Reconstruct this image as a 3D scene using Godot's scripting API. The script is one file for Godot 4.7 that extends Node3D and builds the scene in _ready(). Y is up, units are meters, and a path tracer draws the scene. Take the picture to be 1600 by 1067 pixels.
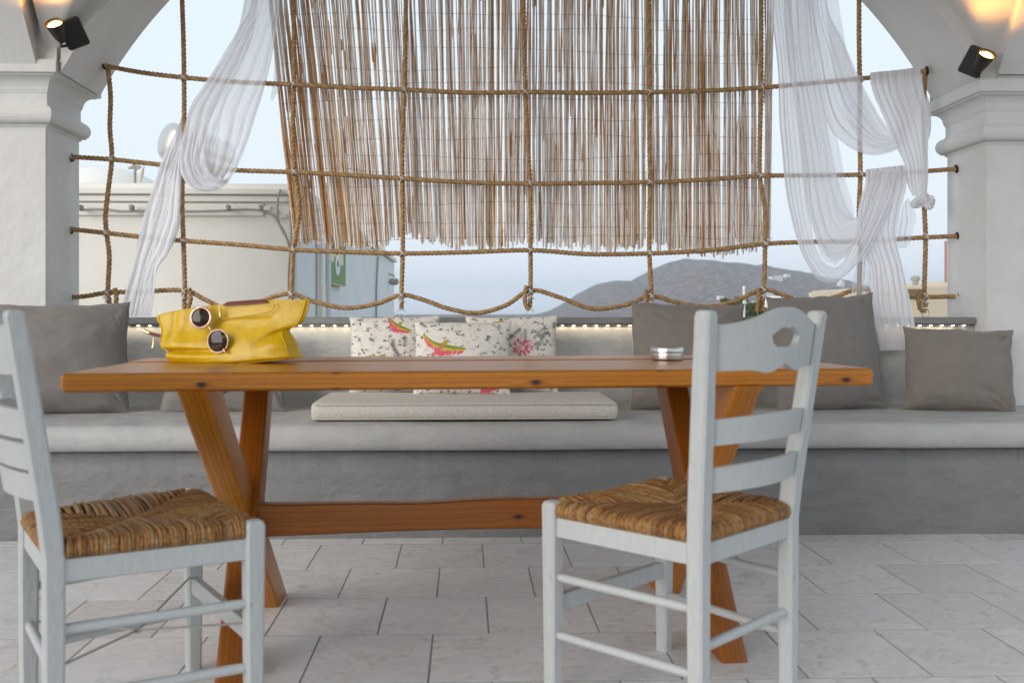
extends Node3D
# A vaulted terrace with a built-in bench, a pine table, two taverna chairs, a rope net, a reed blind and sheer curtains.
# Room axes: x to the right, y up, the view goes towards -z. Distances towards the view are called d (z = -d).

const LENS := 1400.0        # focal length in photograph pixels
const AXIS := Vector2(770, 490)
const EYE := 0.89
const TURN := 0.03          # tangent of the camera's turn to the right

# ---------------------------------------------------------------- mesh collector
class Mb:
	var v := PackedVector3Array()
	var n := PackedVector3Array()
	var uv := PackedVector2Array()
	var col := PackedColorArray()
	var idx := PackedInt32Array()
	var tint := Color(1, 1, 1)

	func raw(vs: PackedVector3Array, uvs: PackedVector2Array, ids: PackedInt32Array) -> void:
		var base := v.size()
		var ns := PackedVector3Array()
		ns.resize(vs.size())
		for k in range(0, ids.size(), 3):
			var a := ids[k]
			var b := ids[k + 1]
			var c := ids[k + 2]
			var f := (vs[c] - vs[a]).cross(vs[b] - vs[a])
			ns[a] += f
			ns[b] += f
			ns[c] += f
		for k in ns.size():
			ns[k] = ns[k].normalized() if ns[k].length_squared() > 1e-24 else Vector3.UP
		v.append_array(vs)
		n.append_array(ns)
		uv.append_array(uvs)
		for k in vs.size():
			col.append(tint)
		for k in ids:
			idx.append(base + k)

	# rows of nu points each; closed joins the last column to the first
	func grid(nu: int, nv: int, p: PackedVector3Array, closed := false) -> void:
		var uvs := PackedVector2Array()
		var ids := PackedInt32Array()
		for j in nv:
			for i in nu:
				uvs.append(Vector2(float(i) / maxi(nu - 1, 1), float(j) / maxi(nv - 1, 1)))
		var last := nu if closed else nu - 1
		for j in nv - 1:
			for i in last:
				var a := j * nu + i
				var b := j * nu + (i + 1) % nu
				var c := a + nu
				var d := b + nu
				ids.append_array([a, c, b, b, c, d])
		raw(p, uvs, ids)

	func quad(a: Vector3, b: Vector3, c: Vector3, d: Vector3) -> void:
		raw(PackedVector3Array([a, b, c, d]), PackedVector2Array([Vector2(0, 0), Vector2(1, 0), Vector2(1, 1), Vector2(0, 1)]), PackedInt32Array([0, 1, 2, 0, 2, 3]))

	func fan(pts: PackedVector3Array) -> void:
		var c := Vector3.ZERO
		for p in pts:
			c += p
		var vs := pts.duplicate()
		vs.append(c / pts.size())
		var uvs := PackedVector2Array()
		uvs.resize(vs.size())
		var ids := PackedInt32Array()
		for i in pts.size():
			ids.append_array([i, (i + 1) % pts.size(), pts.size()])
		raw(vs, uvs, ids)

	# a box with rounded-looking chamfers, normals of the faces carried over the chamfer
	func box(size: Vector3, at := Transform3D(), bevel := 0.004) -> void:
		var h := size / 2
		var b := minf(bevel, minf(h.x, minf(h.y, h.z)) * 0.9)
		var base := v.size()
		for k in 8:
			var s := Vector3(1 if k & 1 else -1, 1 if k & 2 else -1, 1 if k & 4 else -1)
			for ax in 3:
				var p := Vector3(s.x * (h.x - b), s.y * (h.y - b), s.z * (h.z - b))
				p[ax] = s[ax] * h[ax]
				var nn := Vector3.ZERO
				nn[ax] = s[ax]
				v.append(at * p)
				n.append((at.basis * nn).normalized())
				uv.append(Vector2(p.x + p.z, p.y))
				col.append(tint)
		var tri := func(i: int, j: int, k: int) -> void:
			var f := (v[base + k] - v[base + i]).cross(v[base + j] - v[base + i])
			if f.dot(n[base + i] + n[base + j] + n[base + k]) < 0:
				idx.append_array([base + i, base + k, base + j])
			else:
				idx.append_array([base + i, base + j, base + k])
		for ax in 3:
			var u := (ax + 1) % 3
			var w := (ax + 2) % 3
			for sgn in 2:
				var c := []
				for q in [[0, 0], [1, 0], [1, 1], [0, 1]]:
					c.append(((sgn << ax) | (q[0] << u) | (q[1] << w)) * 3 + ax)
				tri.call(c[0], c[1], c[2])
				tri.call(c[0], c[2], c[3])
			for q in [[0, 0], [1, 0], [1, 1], [0, 1]]:   # edges along ax
				var k0: int = (q[0] << u) | (q[1] << w)
				var k1 := k0 | (1 << ax)
				tri.call(k0 * 3 + u, k1 * 3 + u, k0 * 3 + w)
				tri.call(k1 * 3 + u, k1 * 3 + w, k0 * 3 + w)
		for k in 8:
			tri.call(k * 3, k * 3 + 1, k * 3 + 2)

	# a round tube along points, radius per point
	func tube(pts: PackedVector3Array, radii: Array, sides := 8, caps := true) -> void:
		var p := PackedVector3Array()
		var side := Vector3.ZERO
		for j in pts.size():
			var t := (pts[mini(j + 1, pts.size() - 1)] - pts[maxi(j - 1, 0)]).normalized()
			if side == Vector3.ZERO:
				side = t.cross(Vector3(0.31, 0.2, 0.93)).normalized()
				if side.length() < 0.5:
					side = t.cross(Vector3.UP).normalized()
			side = (side - t * side.dot(t)).normalized()
			var other := t.cross(side)
			var r: float = radii[mini(j, radii.size() - 1)]
			for i in sides:
				var a := TAU * i / sides
				p.append(pts[j] + (side * cos(a) + other * sin(a)) * r)
		grid(sides, pts.size(), p, true)
		if caps:
			fan(p.slice(0, sides))
			fan(p.slice(p.size() - sides))

	# laid rope: three strands
	func rope(pts: PackedVector3Array, r := 0.0128, lay := 0.064) -> void:
		var p := PackedVector3Array()
		var s := 0.0
		var around := 18
		for j in pts.size():
			var t := (pts[mini(j + 1, pts.size() - 1)] - pts[maxi(j - 1, 0)]).normalized()
			var nn := Vector3(0, 0, 1)
			nn = (nn - t * nn.dot(t)).normalized()
			var bb := t.cross(nn)
			if j > 0:
				s += pts[j].distance_to(pts[j - 1])
			for i in around:
				var a := TAU * i / around
				var f := fposmod(a - TAU * s / lay, TAU / 3.0) - PI / 3.0
				var q := r * (0.5 * cos(f) + sqrt(maxf(0.2209 - 0.25 * sin(f) * sin(f), 0.0)) + 0.03)
				p.append(pts[j] + (nn * cos(a) + bb * sin(a)) * q)
		var first := v.size()
		grid(around, pts.size(), p, true)
		# the three strands differ a little in tone
		var run := 0.0
		for j in pts.size():
			if j > 0:
				run += pts[j].distance_to(pts[j - 1])
			for i in around:
				var k := int(fposmod(TAU * i / around - TAU * run / lay, TAU) / (TAU / 3.0))
				var c: float = [1.0, 0.86, 0.72][clampi(k, 0, 2)]
				col[first + j * around + i] = Color(c, c * 0.97, c * 0.92)
		fan(p.slice(0, around))
		fan(p.slice(p.size() - around))

	func torus(centre: Vector3, axis: Vector3, ring: float, r: float, n_ring := 16, n_tube := 6) -> void:
		var a1 := axis.cross(Vector3(0.3, 0.9, 0.2)).normalized()
		var a2 := axis.normalized().cross(a1)
		var p := PackedVector3Array()
		for j in n_ring + 1:
			var a := TAU * j / n_ring
			var out := a1 * cos(a) + a2 * sin(a)
			for i in n_tube:
				var b := TAU * i / n_tube
				p.append(centre + out * (ring + r * cos(b)) + axis.normalized() * r * sin(b))
		grid(n_tube, n_ring + 1, p, true)

	# lathe: profile of (radius, height) turned about y
	func lathe(profile: PackedVector2Array, sides := 24, at := Transform3D()) -> void:
		var p := PackedVector3Array()
		for q in profile:
			for i in sides:
				var a := TAU * i / sides
				p.append(at * Vector3(q.x * cos(a), q.y, q.x * sin(a)))
		grid(sides, profile.size(), p, true)

	func mesh() -> ArrayMesh:
		var a := []
		a.resize(Mesh.ARRAY_MAX)
		a[Mesh.ARRAY_VERTEX] = v
		a[Mesh.ARRAY_NORMAL] = n
		a[Mesh.ARRAY_TEX_UV] = uv
		a[Mesh.ARRAY_COLOR] = col
		a[Mesh.ARRAY_INDEX] = idx
		var m := ArrayMesh.new()
		m.add_surface_from_arrays(Mesh.PRIMITIVE_TRIANGLES, a)
		return m

# ---------------------------------------------------------------- naming
var used := {}
var M := {}
var rng := RandomNumberGenerator.new()
var fine := FastNoiseLite.new()

func numbered(called: String, parent: Node) -> String:
	var key := str(parent.get_instance_id()) + called
	var k: int = used.get(key, 0)
	used[key] = k + 1
	return called if k == 0 else "%s_%03d" % [called, k]

func thing(called: String, label: String, category: String, base := Vector3.ZERO, turn := 0.0, group := "") -> Node3D:
	var o := Node3D.new()
	o.name = numbered(called, self)
	add_child(o, true)
	o.position = base
	o.rotation.y = turn
	tag(o, label, category, group)
	return o

func tag(o: Node, label: String, category: String, group := "") -> Node:
	o.set_meta("label", label)
	o.set_meta("category", category)
	if group:
		o.set_meta("group", group)
	return o

func part(called: String, m: Mesh, mat: Material, parent: Node, xf := Transform3D()) -> MeshInstance3D:
	var o := MeshInstance3D.new()
	o.name = numbered(called, parent)
	o.mesh = m
	o.material_override = mat
	o.transform = xf
	parent.add_child(o, true)
	return o

func struct(called: String, m: Mesh, mat: Material, base := Vector3.ZERO) -> MeshInstance3D:
	var o := part(called, m, mat, self, Transform3D(Basis(), base))
	o.set_meta("kind", "structure")
	return o

# ---------------------------------------------------------------- measuring
# the point of the place seen at a photograph pixel, on the upright plane d metres ahead
func at(px: float, py: float, d: float) -> Vector3:
	var a := (px - AXIS.x) / LENS
	var b := (AXIS.y - py) / LENS
	var th := atan(TURN)
	var r := Vector3(sin(th) + cos(th) * a, b, cos(th) - sin(th) * a)
	var t := d / r.z
	return Vector3(r.x * t, EYE + r.y * t, -d)

func spline(pts: Array, t: float) -> Vector2:
	var k := t * (pts.size() - 1)
	var i := clampi(int(floor(k)), 0, pts.size() - 2)
	var f := k - i
	var p0: Vector2 = pts[maxi(i - 1, 0)]
	var p1: Vector2 = pts[i]
	var p2: Vector2 = pts[i + 1]
	var p3: Vector2 = pts[mini(i + 2, pts.size() - 1)]
	return p1.cubic_interpolate(p2, p0, p3, f)

func px_list(flat: Array) -> Array:
	var out := []
	for k in range(0, flat.size(), 2):
		out.append(Vector2(flat[k], flat[k + 1]))
	return out

# dense points along a smooth curve through 3D points
func smooth_path(pts: PackedVector3Array, step: float) -> PackedVector3Array:
	var c := Curve3D.new()
	c.bake_interval = step
	for i in pts.size():
		var t := (pts[mini(i + 1, pts.size() - 1)] - pts[maxi(i - 1, 0)])
		var l0 := pts[i].distance_to(pts[maxi(i - 1, 0)])
		var l1 := pts[i].distance_to(pts[mini(i + 1, pts.size() - 1)])
		t = t.normalized()
		c.add_point(pts[i], -t * l0 / 3, t * l1 / 3)
	return c.get_baked_points()

# ---------------------------------------------------------------- materials
func noise_tex(freq: float, c: Array, octaves := 4, kind := FastNoiseLite.TYPE_SIMPLEX_SMOOTH, size := 512, sd := 1, warp := 0.0) -> NoiseTexture2D:
	var f := FastNoiseLite.new()
	f.noise_type = kind
	f.frequency = freq
	f.fractal_octaves = octaves
	f.fractal_gain = 0.55
	f.seed = sd
	if warp > 0.0:
		f.domain_warp_enabled = true
		f.domain_warp_amplitude = warp
		f.domain_warp_frequency = freq * 1.3
	var t := NoiseTexture2D.new()
	t.width = size
	t.height = size
	t.seamless = true
	t.seamless_blend_skirt = 0.25
	t.noise = f
	if c.size():
		var g := Gradient.new()
		g.offsets = PackedFloat32Array(c.map(func(q): return q[0]))
		g.colors = PackedColorArray(c.map(func(q): return q[1]))
		t.color_ramp = g
	return t

func lin(r: float, g: float, b: float) -> Color:
	return Color(r, g, b).linear_to_srgb()

func s8(r: int, g: int, b: int) -> Color:
	return Color8(r, g, b)

func mat(called: String, c: Color, rough := 0.8) -> StandardMaterial3D:
	var m := StandardMaterial3D.new()
	m.resource_name = called
	m.albedo_color = c
	m.roughness = rough
	M[called] = m
	return m

func tri(m: StandardMaterial3D, tex: Texture2D, scale: Vector3, height: Texture2D = null, relief := 0.0, world := false) -> StandardMaterial3D:
	m.uv1_triplanar = true
	m.uv1_world_triplanar = world
	m.uv1_scale = scale
	m.albedo_texture = tex
	if height:
		m.heightmap_enabled = true
		m.heightmap_texture = height
		m.heightmap_scale = relief
	return m

# varnished pine: growth lines along u, a few knots
func wood_image() -> ImageTexture:
	var w := 768
	var h := 384
	var im := Image.create(w, h, false, Image.FORMAT_RGB8)
	var f := FastNoiseLite.new()
	f.seed = 5
	f.frequency = 0.01
	var knots := [Vector3(140, 90, 17), Vector3(520, 250, 23), Vector3(660, 60, 13), Vector3(330, 320, 16), Vector3(420, 130, 12), Vector3(60, 300, 14), Vector3(250, 200, 10), Vector3(118, 4, 14)]
	for y in h:
		for x in w:
			var ca := TAU * x / w
			var yy := y + 22.0 * f.get_noise_3d(90.0 * cos(ca), 90.0 * sin(ca), y * 0.5) * sin(PI * y / h)
			var dark := 0.0
			for k in knots:
				var dx: float = (x - k.x) / 2.2
				var dy: float = y - k.y
				var q := exp(-(dx * dx + dy * dy) / (k.z * k.z * 2.2))
				yy += signf(dy) * q * k.z * 0.9
				var dd: float = sqrt(dx * dx * 3.4 + dy * dy) / k.z
				dark = maxf(dark, smoothstep(0.75, 0.35, dd) * 0.85 + 0.25 * smoothstep(1.4, 0.7, dd))
			var ring := 0.5 + 0.5 * sin(yy * 0.42 + 2.5 * f.get_noise_2d(yy * 3.0, 7.0))
			ring = pow(ring, 2.2)
			var fibre := 0.5 + 0.5 * f.get_noise_3d(220.0 * cos(ca), 220.0 * sin(ca), y * 38.0)
			var t := 0.30 * ring + 0.40 * fibre + 0.2 * (0.5 + 0.5 * f.get_noise_3d(30.0 * cos(ca), 30.0 * sin(ca), y * 2.0))
			var c := s8(206, 132, 24).lerp(s8(138, 78, 9), clampf(t, 0, 1))
			c = c.lerp(s8(74, 32, 12), dark)
			im.set_pixel(x, y, c)
	return ImageTexture.create_from_image(im)

# a cushion print: pen strokes of undergrowth and bright birds
func print_image(sd: int, birds: Array, bloom: Vector2) -> ImageTexture:
	var n := 512
	var im := Image.create(n, n, false, Image.FORMAT_RGB8)
	var r := RandomNumberGenerator.new()
	r.seed = sd
	var g := FastNoiseLite.new()
	g.seed = sd
	g.frequency = 0.02
	for y in n:
		for x in n:
			var k := 0.5 + 0.5 * g.get_noise_2d(x, y)
			im.set_pixel(x, y, s8(236, 231, 222).lerp(s8(220, 213, 203), k))
	var ink := s8(92, 92, 96)
	for k in 330:
		var p := Vector2(r.randf() * n, r.randf() * n)
		var dirn := r.randf() * TAU
		var kind := r.randf()
		if kind < 0.45:      # a sprig of short strokes
			for q in r.randi_range(4, 8):
				stroke(im, p, p + Vector2.from_angle(dirn + r.randf_range(-1.3, 1.3)) * r.randf_range(8, 20), ink.lerp(s8(140, 138, 140), r.randf() * 0.6), 1.0)
		elif kind < 0.8:     # a small leaf outline
			var e := p + Vector2.from_angle(dirn) * r.randf_range(12, 34)
			var m := (p + e) / 2 + Vector2.from_angle(dirn + PI / 2) * 6
			stroke(im, p, m, ink.lerp(s8(130, 130, 132), r.randf()), 0.8)
			stroke(im, m, e, ink.lerp(s8(130, 130, 132), r.randf()), 0.8)
			stroke(im, p, (p + e) / 2 - Vector2.from_angle(dirn + PI / 2) * 6, ink, 0.8)
		else:
			stroke(im, p, p + Vector2.from_angle(dirn) * 4, ink, 2.0)
	for k in 9:              # tall stems and fronds
		var p := Vector2(bloom.x * n + r.randf_range(-120, 120), bloom.y * n + r.randf_range(-20, 90))
		var tip := p + Vector2(r.randf_range(-70, 70), r.randf_range(-120, -40))
		stroke(im, p, tip, s8(96, 92, 92), 1.6)
		for q in 7:
			var a := p.lerp(tip, q / 7.0)
			for s in [-1, 1]:
				stroke(im, a, a + (tip - p).normalized().rotated(s * 0.9) * 16, s8(84, 82, 84), 1.0)
	if sd == 103:
		puff(im, Vector2(0.62, 0.42) * n, 46.0, s8(206, 60, 96), s8(232, 120, 140), r)
	for b in birds:
		bird(im, Vector2(b[0], b[1]) * n, b[2], b[3], r)
	return ImageTexture.create_from_image(im)

func bird(im: Image, p: Vector2, size: float, lean: float, r: RandomNumberGenerator) -> void:
	for wing in [-1, 1]:
		for k in 34:
			var t := k / 33.0
			var c := p + Vector2(wing * size * t, -size * 0.55 * t * t * (1.0 if wing < 0 else 0.15) + size * 0.12 * t).rotated(lean)
			var feather := Vector2(-wing * 0.25, 1).rotated(lean + r.randf_range(-0.15, 0.15)) * size * (0.72 - 0.42 * t)
			stroke(im, c, c + feather * 0.35, s8(126, 148, 52), 2.6)
			stroke(im, c + feather * 0.3, c + feather * 0.62, s8(206, 172, 44), 2.6)
			stroke(im, c + feather * 0.6, c + feather, s8(224, 92, 112), 2.6)
	for k in 12:
		var a := p + Vector2(r.randf_range(-4, 4), 6)
		stroke(im, a, a + Vector2(-0.55, 1).rotated(lean + r.randf_range(-0.2, 0.2)) * size * r.randf_range(0.45, 0.75), s8(222, 104, 122), 2.0)
	for k in 10:
		var a := p + Vector2(r.randf_range(-8, 8), r.randf_range(-8, 8))
		stroke(im, a, a + Vector2(0.6, -0.6) * size * 0.3, s8(176, 160, 52), 3.0)

func puff(im: Image, p: Vector2, size: float, a: Color, b: Color, r: RandomNumberGenerator) -> void:
	for k in 120:
		var q := p + Vector2.from_angle(r.randf() * TAU) * size * sqrt(r.randf())
		stroke(im, q, q + (q - p).normalized() * size * 0.35, a.lerp(b, r.randf()), 1.6)

func stroke(im: Image, a: Vector2, b: Vector2, c: Color, w: float) -> void:
	var steps := int(a.distance_to(b)) + 1
	var k := int(ceil(w))
	for i in steps + 1:
		var p := a.lerp(b, float(i) / steps)
		for y in range(-k, k + 1):
			for x in range(-k, k + 1):
				if x * x + y * y <= w * w + 0.3:
					var px := int(p.x) + x
					var py := int(p.y) + y
					if px >= 0 and py >= 0 and px < im.get_width() and py < im.get_height():
						im.set_pixel(px, py, im.get_pixel(px, py).lerp(c, 0.85))

func materials() -> void:
	var bumpy := noise_tex(0.012, [], 5, FastNoiseLite.TYPE_SIMPLEX_SMOOTH, 512, 11)
	var grit := noise_tex(0.05, [], 3, FastNoiseLite.TYPE_SIMPLEX_SMOOTH, 512, 12)
	var weave := noise_tex(0.12, [], 3, FastNoiseLite.TYPE_VALUE, 512, 13)
	# lime-washed plaster of columns, arches and vault
	var m := mat("limewash", Color(1, 1, 1), 0.85)
	tri(m, noise_tex(0.006, [[0.0, lin(0.62, 0.61, 0.59)], [0.45, lin(0.665, 0.658, 0.643)], [1.0, lin(0.71, 0.706, 0.695)]], 5, FastNoiseLite.TYPE_SIMPLEX_SMOOTH, 512, 3), Vector3(0.8, 0.8, 0.8), bumpy, 0.5, true)
	# polished cement: bench front, seat and back
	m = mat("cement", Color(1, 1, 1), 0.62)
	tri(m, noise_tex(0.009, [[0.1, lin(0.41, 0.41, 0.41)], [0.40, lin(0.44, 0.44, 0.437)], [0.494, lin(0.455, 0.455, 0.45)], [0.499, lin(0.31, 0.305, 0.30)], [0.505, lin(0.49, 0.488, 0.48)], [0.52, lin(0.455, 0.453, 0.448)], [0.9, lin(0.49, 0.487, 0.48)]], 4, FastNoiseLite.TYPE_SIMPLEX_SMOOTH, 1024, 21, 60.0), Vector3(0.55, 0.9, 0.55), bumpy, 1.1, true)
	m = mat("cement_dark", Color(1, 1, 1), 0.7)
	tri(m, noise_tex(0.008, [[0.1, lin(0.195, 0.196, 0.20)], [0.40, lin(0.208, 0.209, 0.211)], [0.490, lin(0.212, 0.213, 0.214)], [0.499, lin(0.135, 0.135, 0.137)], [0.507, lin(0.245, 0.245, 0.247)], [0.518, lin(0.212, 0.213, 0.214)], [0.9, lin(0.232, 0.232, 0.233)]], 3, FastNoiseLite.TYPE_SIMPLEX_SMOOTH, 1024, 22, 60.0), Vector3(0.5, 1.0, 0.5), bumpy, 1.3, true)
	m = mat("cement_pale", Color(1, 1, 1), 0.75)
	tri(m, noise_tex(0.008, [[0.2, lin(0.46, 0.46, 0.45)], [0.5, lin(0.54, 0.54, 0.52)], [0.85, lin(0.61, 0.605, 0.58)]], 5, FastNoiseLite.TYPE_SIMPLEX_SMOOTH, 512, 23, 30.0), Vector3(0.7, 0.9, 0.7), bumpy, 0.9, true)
	m = mat("ledge_paint", Color(1, 1, 1), 0.45)
	tri(m, noise_tex(0.01, [[0.0, lin(0.19, 0.19, 0.185)], [0.5, lin(0.24, 0.24, 0.235)], [1.0, lin(0.30, 0.295, 0.28)]], 4, FastNoiseLite.TYPE_SIMPLEX_SMOOTH, 512, 24), Vector3(0.7, 5, 5), grit, 0.15)
	# white marble, four cuts
	var veins := noise_tex(0.006, [[0.0, lin(0.70, 0.70, 0.705)], [0.36, lin(0.81, 0.81, 0.815)], [0.46, lin(0.78, 0.778, 0.778)], [0.488, lin(0.66, 0.65, 0.635)], [0.5, lin(0.54, 0.52, 0.495)], [0.51, lin(0.72, 0.715, 0.71)], [0.6, lin(0.82, 0.82, 0.825)], [0.72, lin(0.72, 0.72, 0.73)], [1.0, lin(0.80, 0.803, 0.81)]], 3, FastNoiseLite.TYPE_SIMPLEX_SMOOTH, 1024, 31, 70.0)
	for k in 6:
		m = mat("marble_%d" % k, Color(1, 1, 1).lerp(lin(0.70, 0.68, 0.66), [0.0, 0.15, 0.32, 0.05, 0.45, 0.22][k]), 0.34)
		tri(m, veins, Vector3(0.7, 1, 1.1), bumpy, 0.05, true)
		m.uv1_offset = Vector3(0.37 * k, 0, 0.61 * k)
	mat("grout", lin(0.27, 0.27, 0.265), 0.95)
	# varnished pine
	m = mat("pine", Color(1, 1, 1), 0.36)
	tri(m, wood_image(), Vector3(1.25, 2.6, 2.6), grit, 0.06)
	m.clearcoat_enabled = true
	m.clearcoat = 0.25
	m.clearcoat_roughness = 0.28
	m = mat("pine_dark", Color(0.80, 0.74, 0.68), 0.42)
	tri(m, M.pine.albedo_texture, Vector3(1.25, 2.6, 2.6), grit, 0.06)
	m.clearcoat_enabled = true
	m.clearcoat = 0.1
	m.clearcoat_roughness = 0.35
	# painted chairs
	m = mat("chair_paint", Color(1, 1, 1), 0.42)
	tri(m, noise_tex(0.045, [[0.0, lin(0.10, 0.095, 0.09)], [0.09, lin(0.22, 0.22, 0.22)], [0.12, lin(0.49, 0.507, 0.508)], [0.35, lin(0.505, 0.522, 0.523)], [0.7, lin(0.53, 0.545, 0.545)], [1.0, lin(0.56, 0.573, 0.57)]], 4, FastNoiseLite.TYPE_SIMPLEX_SMOOTH, 512, 41), Vector3(2.6, 0.8, 2.6), grit, 0.10)
	m = mat("rush", Color(1, 1, 1), 0.55)
	m.vertex_color_use_as_albedo = true
	tri(m, noise_tex(0.03, [[0.1, Color(0.50, 0.44, 0.38)], [0.45, Color(0.82, 0.79, 0.74)], [0.9, Color(1, 1, 1)]], 4, FastNoiseLite.TYPE_SIMPLEX_SMOOTH, 512, 42), Vector3(6, 6, 6), grit, 0.35)
	# jute rope, reeds
	m = mat("jute", Color(1, 1, 1), 0.9)
	m.vertex_color_use_as_albedo = true
	tri(m, noise_tex(0.06, [[0.0, s8(150, 118, 80)], [0.5, s8(192, 156, 112)], [1.0, s8(222, 192, 150)]], 4, FastNoiseLite.TYPE_SIMPLEX_SMOOTH, 512, 51), Vector3(7, 7, 7), grit, 0.3)
	var streak := noise_tex(0.035, [[0.0, Color(0.74, 0.69, 0.64)], [0.4, Color(0.93, 0.91, 0.89)], [0.7, Color(1, 1, 1)]], 4, FastNoiseLite.TYPE_SIMPLEX_SMOOTH, 512, 52)
	var reeds := [s8(243, 235, 231), s8(244, 231, 216), s8(238, 225, 216), s8(238, 217, 188), s8(208, 162, 112), s8(248, 243, 240)]
	for k in reeds.size():
		m = mat("reed_%d" % k, reeds[k], 0.55)
		tri(m, streak, Vector3(9, 0.8, 9))
		m.uv1_offset = Vector3(0, k * 0.31, 0)
		m.backlight_enabled = true
		m.backlight = Color(0.24, 0.235, 0.23)
	m = mat("reed_sheath", s8(196, 144, 88), 0.7)
	tri(m, streak, Vector3(9, 1.4, 9))
	m.backlight_enabled = true
	m.backlight = Color(0.2, 0.14, 0.08)
	m = mat("tying_wire", lin(0.09, 0.085, 0.08), 0.5)
	m.metallic = 0.4
	mat("string_white", lin(0.70, 0.68, 0.64), 0.9)
	# gauze
	m = mat("gauze", Color(0.97, 0.97, 0.985, 0.66), 0.9)
	m.transparency = BaseMaterial3D.TRANSPARENCY_ALPHA
	m.backlight_enabled = true
	m.backlight = Color(0.8, 0.8, 0.82)
	m = mat("gauze_dense", Color(0.97, 0.97, 0.985, 0.90), 0.9)
	m.transparency = BaseMaterial3D.TRANSPARENCY_ALPHA
	m.backlight_enabled = true
	m.backlight = Color(0.75, 0.75, 0.77)
	m = mat("gauze_thin", Color(0.97, 0.97, 0.985, 0.42), 0.9)
	m.transparency = BaseMaterial3D.TRANSPARENCY_ALPHA
	m.backlight_enabled = true
	m.backlight = Color(0.8, 0.8, 0.82)
	# textiles
	m = mat("taupe_cotton", Color(1, 1, 1), 0.85)
	tri(m, noise_tex(0.02, [[0.1, lin(0.200, 0.175, 0.152)], [0.6, lin(0.213, 0.187, 0.163)], [1.0, lin(0.226, 0.20, 0.175)]], 4, FastNoiseLite.TYPE_SIMPLEX_SMOOTH, 512, 61), Vector3(1.5, 1.5, 1.5), weave, 0.12)
	m.rim_enabled = true
	m.rim = 0.25
	m = mat("grey_cotton", Color(1, 1, 1), 0.85)
	tri(m, noise_tex(0.02, [[0.1, lin(0.185, 0.170, 0.158)], [0.6, lin(0.20, 0.184, 0.171)], [1.0, lin(0.215, 0.198, 0.184)]], 4, FastNoiseLite.TYPE_SIMPLEX_SMOOTH, 512, 62), Vector3(1.5, 1.5, 1.5), weave, 0.12)
	m.rim_enabled = true
	m.rim = 0.25
	m = mat("linen", Color(1, 1, 1), 0.9)
	tri(m, noise_tex(0.05, [[0.1, lin(0.52, 0.48, 0.43)], [0.55, lin(0.62, 0.58, 0.53)], [1.0, lin(0.69, 0.655, 0.605)]], 4, FastNoiseLite.TYPE_SIMPLEX_SMOOTH, 512, 63), Vector3(2.5, 2.5, 2.5), weave, 0.2)
	for k in 3:
		m = mat("print_%d" % k, Color(1, 1, 1), 0.88)
		m.albedo_texture = [
			print_image(101, [[0.55, 0.13, 80.0, 0.5], [0.24, 0.56, 84.0, -0.3], [0.78, 0.80, 70.0, 0.4]], Vector2(0.72, 0.45)),
			print_image(102, [[0.31, 0.33, 118.0, 0.22], [0.75, 0.85, 80.0, 0.0]], Vector2(0.75, 0.6)),
			print_image(103, [[0.30, 0.12, 60.0, -0.6], [0.8, 0.8, 70.0, 0.2], [0.62, 0.62, 60.0, 1.0]], Vector2(0.62, 0.30))][k]
	# leather bag and fittings
	m = mat("yellow_leather", s8(226, 186, 12), 0.36)
	tri(m, noise_tex(0.012, [[0.0, Color(0.86, 0.84, 0.78)], [0.5, Color(0.96, 0.95, 0.93)], [1.0, Color(1, 1, 1)]], 4, FastNoiseLite.TYPE_SIMPLEX_SMOOTH, 512, 71), Vector3(3, 3, 3), grit, 0.10)
	mat("lining_red", lin(0.16, 0.03, 0.015), 0.6)
	m = mat("gold", lin(0.83, 0.60, 0.28), 0.25)
	m.metallic = 1.0
	m = mat("rose_gold", lin(0.80, 0.56, 0.46), 0.25)
	m.metallic = 0.85
	m = mat("lens_brown", lin(0.035, 0.018, 0.010), 0.05)
	m.metallic_specular = 0.45
	m = mat("steel", lin(0.62, 0.61, 0.59), 0.28)
	m.metallic = 1.0
	m = mat("tank_steel", lin(0.66, 0.65, 0.62), 0.34)
	m.metallic = 1.0
	m = mat("iron", lin(0.03, 0.03, 0.03), 0.5)
	m.metallic = 0.6
	m = mat("lamp_black", lin(0.018, 0.016, 0.014), 0.45)
	m = mat("lamp_glow", Color(1, 0.75, 0.42), 0.5)
	m.emission_enabled = true
	m.emission = Color(1.0, 0.72, 0.36)
	m.emission_energy_multiplier = 9.0
	m = mat("led_glow", Color(1, 0.95, 0.85), 0.5)
	m.emission_enabled = true
	m.emission = Color(1.0, 0.93, 0.80)
	m.emission_energy_multiplier = 3.2
	# outside
	m = mat("house_white", Color(1, 1, 1), 0.9)
	tri(m, noise_tex(0.008, [[0.0, lin(0.77, 0.74, 0.68)], [0.5, lin(0.82, 0.795, 0.74)], [1.0, lin(0.85, 0.83, 0.78)]], 5, FastNoiseLite.TYPE_SIMPLEX_SMOOTH, 512, 81), Vector3(0.4, 0.4, 0.4), grit, 0.12, true)
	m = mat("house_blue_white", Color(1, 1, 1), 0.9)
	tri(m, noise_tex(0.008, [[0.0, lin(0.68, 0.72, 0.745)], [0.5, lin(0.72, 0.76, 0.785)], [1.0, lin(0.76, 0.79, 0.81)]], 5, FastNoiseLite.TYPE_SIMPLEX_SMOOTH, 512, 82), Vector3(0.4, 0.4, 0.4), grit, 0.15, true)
	mat("cable_grey", lin(0.36, 0.34, 0.31), 0.7)
	mat("house_cream", lin(0.62, 0.54, 0.42), 0.9)
	mat("window_brown", lin(0.22, 0.13, 0.08), 0.6)
	mat("pole_white", lin(0.75, 0.74, 0.72), 0.6)
	mat("orange_plastic", lin(0.75, 0.16, 0.04), 0.5)
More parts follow.
